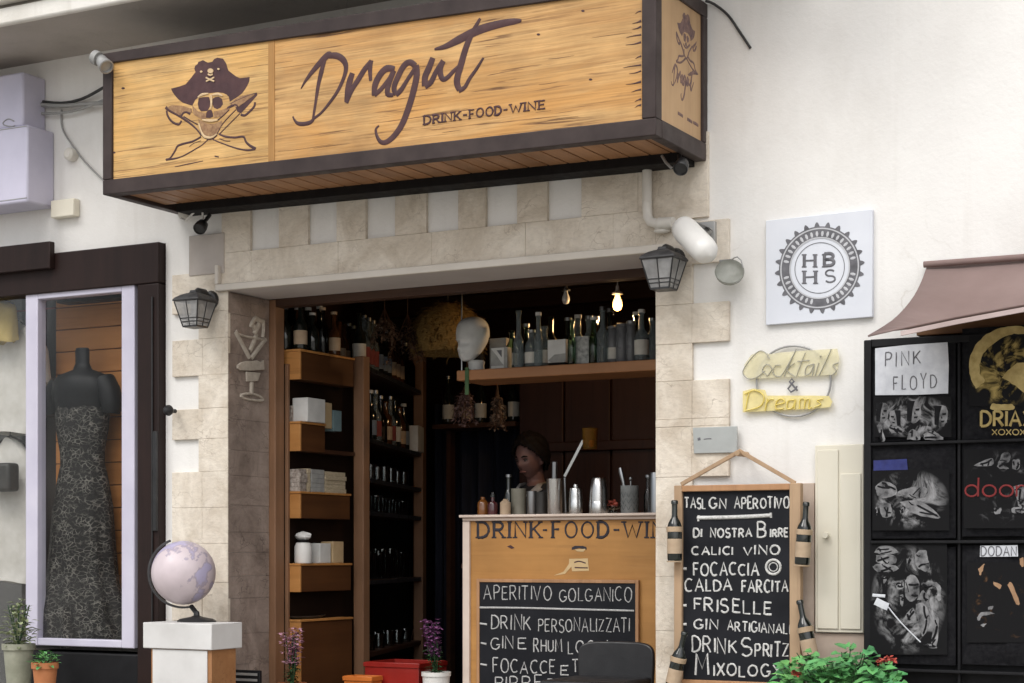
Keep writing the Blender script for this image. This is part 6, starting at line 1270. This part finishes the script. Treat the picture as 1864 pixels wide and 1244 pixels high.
# ------------------------------------------------------------------ the bartender
def build_person():
    c0 = P(965, 835, 1.85); hx, hy_, hz = c0.x, 1.85, c0.z
    t_ = thing('person', 'bartender in a dark jacket with a pale collar, looking down behind the counter', 'person', (hx, hy_, .1))
    face = Matrix.Rotation(R(-12), 3, 'Z') @ Matrix.Rotation(R(14), 3, 'X')
    H = Vector((hx, hy_, hz)); m = M()
    def hf(p, d):
        t = max(0, -d.z); p = Vector((p.x*(1-.40*t**1.7), p.y*(1-.22*t**1.7), p.z))
        if d.y < 0:
            p.y -= .020*math.exp(-((d.x/.13)**2+((d.z+.16)/.16)**2)); p.y += .013*math.exp(-(((abs(d.x)-.40)/.17)**2+((d.z-.04)/.10)**2))
            p.y -= .006*math.exp(-((d.x/.3)**2+((d.z-.22)/.09)**2)); p.y -= .009*math.exp(-((d.x/.25)**2+((d.z+.52)/.07)**2)); p.y -= .008*math.exp(-((d.x/.25)**2+((d.z+.86)/.12)**2))
        return p
    m.ell(H, (.074,.094,.116), 40, 32, face, hf)
    for s in (-1, 1): m.ell(H+face @ Vector((s*.074,.012,-.012)), (.010,.018,.030), 10, 8, face)
    nb = H+Vector((.015,.05,-.165)); m.tube([H+face @ Vector((0,.022,-.06)), (H+nb)/2+Vector((0,.03,-.04)), nb], [.05,.05,.062], 16)
    # shoulders, trunk and arms, one skin
    SHc = nb+Vector((0,.02,-.06))
    m.tube([nb, SHc, SHc+Vector((0,.02,-.2)), SHc+Vector((0,.02,-.42)), SHc+Vector((0,.03,-.55))], [.07,.12,.145,.125,.145], 18)
    br = Matrix.Rotation(R(-20), 3, 'Z')
    for s in (-1, 1):
        sh_ = SHc+br @ Vector((s*.17,0,-.01)); el = sh_+br @ Vector((s*.06,-.06,-.28)); wr = el+br @ Vector((-s*.05,-.20,-.05))
        m.tube([SHc+Vector((0,0,.01)), sh_, (sh_+el)/2, el, (el+wr)/2, wr], [.085,.062,.052,.044,.038,.027], 14)
        pm = wr+br @ Vector((0,-.05,-.01)); m.tube([wr, pm, pm+br @ Vector((0,-.035,-.004))], [.027,.034,.030], 10)
        for f in range(4):
            o1 = pm+br @ Vector((-.027+f*.018,-.03,-.004)); L_ = (.062,.074,.070,.054)[f]; m.tube([o1, o1+br @ Vector((0,-L_*.5,-.004)), o1+br @ Vector((0,-L_*.85,-.028)), o1+br @ Vector((0,-L_*.9,-.045))], [.0095,.009,.0085,.007], 8)
        o1 = pm+br @ Vector((-s*.028,.01,-.005)); m.tube([o1, o1+br @ Vector((-s*.028,-.03,-.01)), o1+br @ Vector((-s*.034,-.06,-.02))], [.012,.0105,.008], 8)
    hip = SHc+Vector((0,.03,-.55))
    for s in (-1, 1): m.tube([hip+Vector((s*.03,0,.05)), hip+Vector((s*.085,0,-.04)), hip+Vector((s*.09,0,-.36)), Vector((hip.x+s*.09, hip.y, .18)), Vector((hip.x+s*.09, hip.y-.03, .125)), Vector((hip.x+s*.095, hip.y-.15, .115))], [.10,.095,.06,.042,.04,.03], 14)
    bo = obj('body', m, SKIN, t_, smooth_deg=80); rm = bo.modifiers.new('remesh', 'REMESH'); rm.mode = 'VOXEL'; rm.voxel_size = .0055; rm.use_smooth_shade = True
    sm = bo.modifiers.new('smooth', 'SMOOTH'); sm.factor = .5; sm.iterations = 2
    # jacket
    j = M(); j.tube([SHc+Vector((.0,-.0,.075)), SHc+Vector((0,.005,.035)), SHc+Vector((0,.02,-.2)), SHc+Vector((0,.02,-.42)), SHc+Vector((0,.03,-.64))], [.082,.135,.162,.148,.165], 24)
    for s in (-1, 1):
        sh_ = SHc+br @ Vector((s*.17,0,-.01)); el = sh_+br @ Vector((s*.06,-.06,-.28)); wr = el+br @ Vector((-s*.05,-.20,-.05))
        j.tube([SHc+Vector((0,0,.005)), sh_, (sh_+el)/2, el, (el+wr)/2, wr+br @ Vector((0,.02,0))], [.10,.078,.068,.060,.052,.042], 16)
    jo = obj('jacket', j, CLOTHD, t_, smooth_deg=80); rm = jo.modifiers.new('remesh', 'REMESH'); rm.mode = 'VOXEL'; rm.voxel_size = .01; rm.use_smooth_shade = True
    b = M()
    for s in (-1, 1):
        a0 = nb+br @ Vector((s*.062,.02,.035)); b.add([a0, nb+br @ Vector((s*.075,-.06,.02)), nb+br @ Vector((s*.03,-.125,-.055)), nb+br @ Vector((s*.10,-.09,-.03)), nb+br @ Vector((s*.105,-.0,.01))], [(0,1,3,4),(1,2,3)])
    co_ = obj('collar', b, CLOTHW, t_); so_ = co_.modifiers.new('cloth', 'SOLIDIFY'); so_.thickness = .006
    # hair, swept back into a bun
    h = M(); h.ell(H+face @ Vector((0,.014,.018)), (.104,.118,.136), 60, 50, face, lambda p, d: p*(1+.045*math.sin(d.x*14+d.z*5)*math.sin(d.y*11+d.z*9)+.02*math.sin(d.x*37)*math.sin(d.z*31))); inv = face.inverted()
    keep = set()
    for i, v in enumerate(h.v):
        p = inv @ (v-H); 
        if p.z > .060-1.15*(p.y+.055)-.25*abs(p.x) and p.z > -.10: keep.add(i)
    h.f = [f for f in h.f if all(i in keep for i in f)]
    h.ell(H+face @ Vector((0,.10,.055)), (.04,.036,.036), 18, 12, face, lambda p, d: p*(1+.06*math.sin(d.x*9+d.z*6)))
    ho = obj('hair', h, HAIR, t_, smooth_deg=80); so_ = ho.modifiers.new('thick', 'SOLIDIFY'); so_.thickness = .012
    e = M()
    for s in (-1, 1): e.ell(H+face @ Vector((s*.029,-.0735,.006)), (.013,.010,.0075), 12, 8, face)
    obj('eyes', e, EYEW, t_)
    e = M()
    for s in (-1, 1):
        e.ell(H+face @ Vector((s*.029,-.0825,.003)), (.0055,.003,.0055), 10, 6, face); e.tube([H+face @ Vector((s*.012,-.089,.024)), H+face @ Vector((s*.030,-.088,.030)), H+face @ Vector((s*.047,-.076,.025))], [.004,.0048,.003], 6)
        e.tube([H+face @ Vector((s*.016,-.083,.012)), H+face @ Vector((s*.029,-.085,.014)), H+face @ Vector((s*.042,-.077,.010))], .0022, 6)
    obj('brows', e, HAIR, t_)
    e = M(); e.tube([H+face @ Vector((-.022,-.080,-.062)), H+face @ Vector((-.008,-.0885,-.059)), H+face @ Vector((.008,-.0885,-.059)), H+face @ Vector((.022,-.080,-.062))], [.003,.006,.006,.003], 8)
    obj('lips', e, nmat('lips', (.20,.085,.075), (.25,.11,.095), 12, .45, bmp=0), t_)
build_person()

#FRONT
# ================================================================== in front of the doorway
# globe on a plinth
pw = Matrix.Rotation(R(-4), 4, 'Z')
gx = P(350, 1125, -.32); pz1 = P(385, 1136, -.47)[2]; pz0 = P(385, 1184, -.47)[2]
xa, xb = P(260, 1150, -.47)[0], P(385, 1150, -.47)[0]; ydp = Yof(441, xb)
t_ = thing('plinth', 'white topped wooden plinth carrying the globe', 'plinth', ((xa+xb)/2, -.3, 0))
b = M(); b.box(xa, xb, -.47, min(-.03, ydp), pz0, pz1); obj('top_box', b, WHITEBOX, t_, .004)
b = M(); b.box(xa+.035, xb-.014, -.452, min(-.05, ydp-.03), 0, pz0-.001); obj('wooden_base', b, PLINTHW, t_, .003)
b = M(); b.box(xa+.05, xb-.035, -.460, -.4525, .02, pz0-.004); obj('front_sheet', b, WHITEBOX, t_, .002)
gc = P(334, 1043, -.30); gr = 58*(6.70/.79)/F_PX
gl_ = thing('globe', 'pale pink and lilac desk globe on a dark stand', 'globe', (gc.x+.05, -.30, pz1))
b = M(); b.ell(gc, (gr,)*3, 40, 28); obj('sphere', b, GLOBEM, gl_, smooth_deg=80)
tl = Matrix.Rotation(-TH, 3, 'Z') if False else Matrix.Rotation(TH, 3, 'Z')
b = M(); rr_ = gr*1.08; vs = []
for k in range(31):
    a = R(112+k*(285-112)/30); 
    for r, dy in ((rr_-.004,-.011),(rr_+.006,-.011),(rr_+.006,.011),(rr_-.004,.011)): vs.append(gc+tl @ Vector((r*math.cos(a), dy, r*math.sin(a))))
b.add(vs, [(k*4+i, k*4+(i+1) % 4, (k+1)*4+(i+1) % 4, (k+1)*4+i) for k in range(30) for i in range(4)]+[(3,2,1,0),(120,121,122,123)]); obj('meridian_ring', b, HOODM, gl_, .001)
bc = Vector((P(358, 1122, -.30).x, -.30, pz1+.0005)); b = M(); b.lathe([(.0,0),(.10,0),(.102,.004),(.085,.014),(.03,.024),(.016,.03),(.013,.05),(0,.05)], bc, 26, None, 1, .8); b.tube([bc+Vector((0,0,.04)), gc+tl @ Vector((rr_*math.cos(R(283)), 0, rr_*math.sin(R(283))))], .012, 10); obj('stand', b, BLACKM, gl_, smooth_deg=40)
# foot vent by the jamb
b = M(); a0, a1 = P(432, 1219, -.02), P(478, 1300, -.02); b.box(a0.x, a1.x, -.045, -.0245, a1.z, a0.z); tt = thing('floor_grille', 'dark framed grille low beside the left jamb', 'grille', ((a0.x+a1.x)/2, -.03, a1.z)); obj('frame', b, RACK, tt, .003); b = M()
for k in range(7): z = a0.z-.025-k*.028; b.box(a0.x+.012, a1.x-.012, -.05, -.0455, z, z+.012)
obj('slats', b, GREYM, tt)
# grey tray on the lowest drawer
zt_ = tops[4][0]; yy = .60; xx = (XF0+ux)/2
b = M(); b.lathe([(0,.001),(.075,.001),(.10,.012),(.104,.016),(.098,.016),(.074,.006),(0,.006)], (xx, yy, zt_), 30, None, .62, 1.5); tag(obj('grey_tray', b, LIDM), 'dark grey oval tray on top of the lowest drawer', 'tray')
# red and orange crates
def crate(x0, x1, y0, y1, z0, z1, mt, name, label):
    tt = thing(name, label, 'crate', ((x0+x1)/2, (y0+y1)/2, z0)); b = M(); th = .012
    b.box(x0, x1, y0, y0+th, z0, z1); b.box(x0, x1, y1-th, y1, z0, z1); b.box(x0, x0+th, y0+th, y1-th, z0, z1); b.box(x1-th, x1, y0+th, y1-th, z0, z1); b.box(x0+th, x1-th, y0+th, y1-th, z0, z0+.012); obj('tub', b, mt, tt, .003)
    b = M(); b.box(x0-.006, x1+.006, y0-.006, y0, z1-.025, z1-.002); b.box(x1, x1+.006, y0, y1, z1-.025, z1-.002); obj('rim', b, mt, tt, .002); return tt
a0 = P(664, 1214, .62); a1 = P(762, 1208, .62); crate(a0.x, a1.x, .62, .9, .1, a1.z, RED, 'red_crate', 'red plastic crate on the floor beside the counter')
a0 = P(626, 1232, .50); a1 = P(676, 1232, .50); crate(a0.x, a1.x, .50, .60, .1, a1.z, ORANGE, 'orange_crate', 'small orange crate before the wooden post')
# flowers
def flowers(px, py0, py1, y, mt, name, label, npet, spread, leafm, zpot, potm, pr_=.07):
    top = P(px, py0, y); bot = P(px, py1, y); c = Vector((top.x, y, zpot)); tt = thing(name, label, 'plant', c)
    b = M(); ph = max(.12, bot.z-zpot-.05); b.lathe([(0,0),(pr_*.7,0),(pr_,ph),(pr_*1.06,ph),(pr_*1.06,ph-.02),(pr_*.93,ph-.02),(0,ph-.03)], c, 20); obj('pot', b, potm, tt)
    b = M(); pet = M(); lv = M(); base = c+Vector((0,0,ph-.02))
    for s in range(6):
        tip = Vector((top.x+rnd.uniform(-spread, spread), y+rnd.uniform(-spread, spread), top.z-rnd.uniform(0, .3)*(top.z-bot.z))); mid = (base+tip)/2+Vector((rnd.uniform(-.02,.02), rnd.uniform(-.02,.02), 0)); b.tube([base, mid, tip], [.004,.003,.002], 6)
        for k in range(npet):
            f = rnd.uniform(.42, 1); q = base+(tip-base)*f+Vector((rnd.uniform(-.022,.022), rnd.uniform(-.022,.022), rnd.uniform(-.01,.01))); a = rnd.uniform(0, 6.28)
            for e in range(4): aa = a+e*1.57; pet.leaf(q, (math.cos(aa), math.sin(aa), rnd.uniform(-.2,.7)), (0,0,1), rnd.uniform(.014,.024), rnd.uniform(.012,.020))
        for k in range(16):
            f = rnd.uniform(0, .5); a = rnd.uniform(0, 6.28); q = base+(tip-base)*f; lv.leaf(q, (math.cos(a), math.sin(a), rnd.uniform(-.1,.6)), (0,0,1), rnd.uniform(.03,.055), rnd.uniform(.014,.024))
    obj('stem', b, LEAFD, tt); obj('blossoms', pet, mt, tt, smooth_deg=0); obj('leaves', lv, leafm, tt, smooth_deg=0)
flowers(532, 1142, 1225, .22, PINK, 'pink_flowers', 'pink flower spikes in a pot at the foot of the left jamb', 26, .05, LEAFD, .1, TERRA)
flowers(794, 1128, 1205, .52, PURPLE, 'purple_flowers', 'purple flowers in a white pot left of the counter', 26, .05, LEAFD, .1, WHITEP)
# black chair before the counter board
chx = P(1128, 1200, .12)[0]; CHY = .14; tt = thing('chair', 'black round shouldered chair with its back to the counter board', 'chair', (chx, CHY-.2, 0)); zt_ = P(1125, 1168, CHY)[2]
b = M(); n = 14; x0, x1 = P(1056, 1210, CHY)[0], P(1194, 1210, CHY)[0]; hw = (x1-x0)/2; cxm = (x0+x1)/2; pts = []
for i in range(n+1): a = math.pi*i/n; ex = .42; pts.append((cxm+hw*math.copysign(abs(math.cos(a))**ex, math.cos(a)), zt_-.10+.10*abs(math.sin(a))**ex))
out = [(x, z) for x, z in pts]+[(cxm-hw*.9, zt_-.36), (cxm+hw*.9, zt_-.36)]
vs = []; rows_ = 1
b.prism([(x, CHY+.03*((x-cxm)/hw)**2*-1, z) for x, z in out], (0, .028, 0)); obj('backrest', b, CHAIRM, tt, .008, 40, 3)
b = M(); b.box(cxm-hw*.95, cxm+hw*.95, CHY-.42, CHY-.02, .43, .46); obj('seat', b, CHAIRM, tt, .012)
for sx in (-1, 1):
    b = M(); b.tube([(cxm+sx*hw*.85, CHY+.012, zt_-.3), (cxm+sx*hw*.88, CHY-.01, .44), (cxm+sx*hw*.95, CHY+.05, .003)], .013, 10); obj('leg', b, CHAIRM, tt)
    b = M(); b.tube([(cxm+sx*hw*.86, CHY-.38, .435), (cxm+sx*hw*.95, CHY-.42, .003)], .013, 10); obj('leg', b, CHAIRM, tt)
# green plant lower right
def bush():
    c = P(1535, 1260, -.42); tt = thing('potted_plant', 'bright green leafy plant with red blooms at the lower right', 'plant', (c.x, -.42, 0))
    b = M(); b.lathe([(0,0),(.11,0),(.15,.33),(.16,.33),(.16,.30),(.14,.30),(0,.29)], (c.x, -.42, 0), 24); obj('pot', b, TERRA, tt)
    st_ = M(); lv = M(); rf = M(); base = Vector((c.x, -.42, .30))
    for s in range(64):
        u = rnd.uniform(-1, 1); px = 1530+u*112; topy = 1192+26*abs(u)**2-10*math.sin(u*7)+rnd.uniform(-8, 34)
        y = -.42+rnd.uniform(-.12, .12); tip = P(px, topy, y); mid = base*.45+tip*.55+Vector((0,0,.02)); st_.tube([base+Vector((u*.06, 0, 0)), mid, tip], [.004,.003,.002], 6)
        for k in range(15):
            f = 1-rnd.random()**1.6*.7; q = base.lerp(tip, f)+Vector((rnd.uniform(-.02,.02), rnd.uniform(-.03,.03), rnd.uniform(-.012,.012))); a = rnd.uniform(0, 6.28)
            lv.leaf(q, (math.cos(a), math.sin(a)-.35, rnd.uniform(-.35,.55)), (rnd.uniform(-.3,.3), -.4, 1), rnd.choice((rnd.uniform(.022,.045), rnd.uniform(.045,.085))), rnd.uniform(.018,.05))
    for px, py in ((1446,1224),(1450,1228),(1610,1203),(1618,1200),(1626,1204),(1603,1206)):
        q = P(px, py, -.52)
        for k in range(16): a = rnd.uniform(0, 6.28); rf.leaf(q+Vector((rnd.uniform(-.008,.008),rnd.uniform(-.008,.008),rnd.uniform(-.008,.008))), (math.cos(a), math.sin(a)-.3, rnd.uniform(-.4,.8)), (0,-.3,1), rnd.uniform(.012,.02), .012)
    obj('stem', st_, LEAFD, tt); obj('leaves', lv, LEAFM, tt, smooth_deg=0); obj('blooms', rf, REDF, tt, smooth_deg=0)
bush()
# plants at the lower left, before the shop window
def pot_plant(px, py, y, r, potm, leafm, name, label, hpx, n):
    p = P(px, py, y); tt = thing(name, label, 'plant', (p.x, y, .0)); z0 = P(15, 1206, -.42).z-.1645; b = M()
    b.lathe([(0,z0),(r*.75,z0),(r,p.z-.03),(r*1.12,p.z-.03),(r*1.12,p.z),(r*.98,p.z),(r*.95,p.z-.02),(0,p.z-.02)], (p.x, y, 0), 22); obj('pot', b, potm, tt)
    lv = M(); base = Vector((p.x, y, p.z-.02)); hm = hpx*8.6/F_PX
    for k in range(n):
        a = rnd.uniform(0, 6.28); f = rnd.random(); q = base+Vector((math.cos(a)*r*1.0*f, math.sin(a)*r*1.0*f, hm*rnd.uniform(0, 1)*(1.15-f*.5))); lv.leaf(q, (math.cos(a), math.sin(a), rnd.uniform(-.2,.8)), (0,0,1), rnd.uniform(.03,.055), rnd.uniform(.015,.028))
    b = M()
    for k in range(8): a = k*.785; b.tube([base, base+Vector((math.cos(a)*r*.4, math.sin(a)*r*.4, hm*.5)), base+Vector((math.cos(a)*r*.7, math.sin(a)*r*.7, hm*.95))], .003, 5)
    obj('stem', b, LEAFD, tt); obj('leaves', lv, leafm, tt, smooth_deg=0); return tt
pot_plant(34, 1172, -.30, .075, nmat('mossy pot', (.22,.23,.17), (.38,.38,.30), 10, .9, bmp=.4), LEAFP, 'pale_shrub', 'pale green shrub in a stone pot at the left edge', 85, 200)
tt = pot_plant(82, 1206, -.42, .06, TERRA, LEAFM, 'small_potted_plant', 'small green plant in an orange pot at the lower left', 26, 50)
b = M(); a0 = P(15, 1206, -.42); a1 = P(130, 1206, -.42); b.box(a0.x, a1.x, -.56, -.20, 0, a0.z-.165); tag(obj('stone_planter', b, nmat('mossy stone', (.26,.27,.20), (.42,.42,.34), 8, .9, bmp=.5), None, .012), 'mossy stone block under the small orange pot', 'stone block')
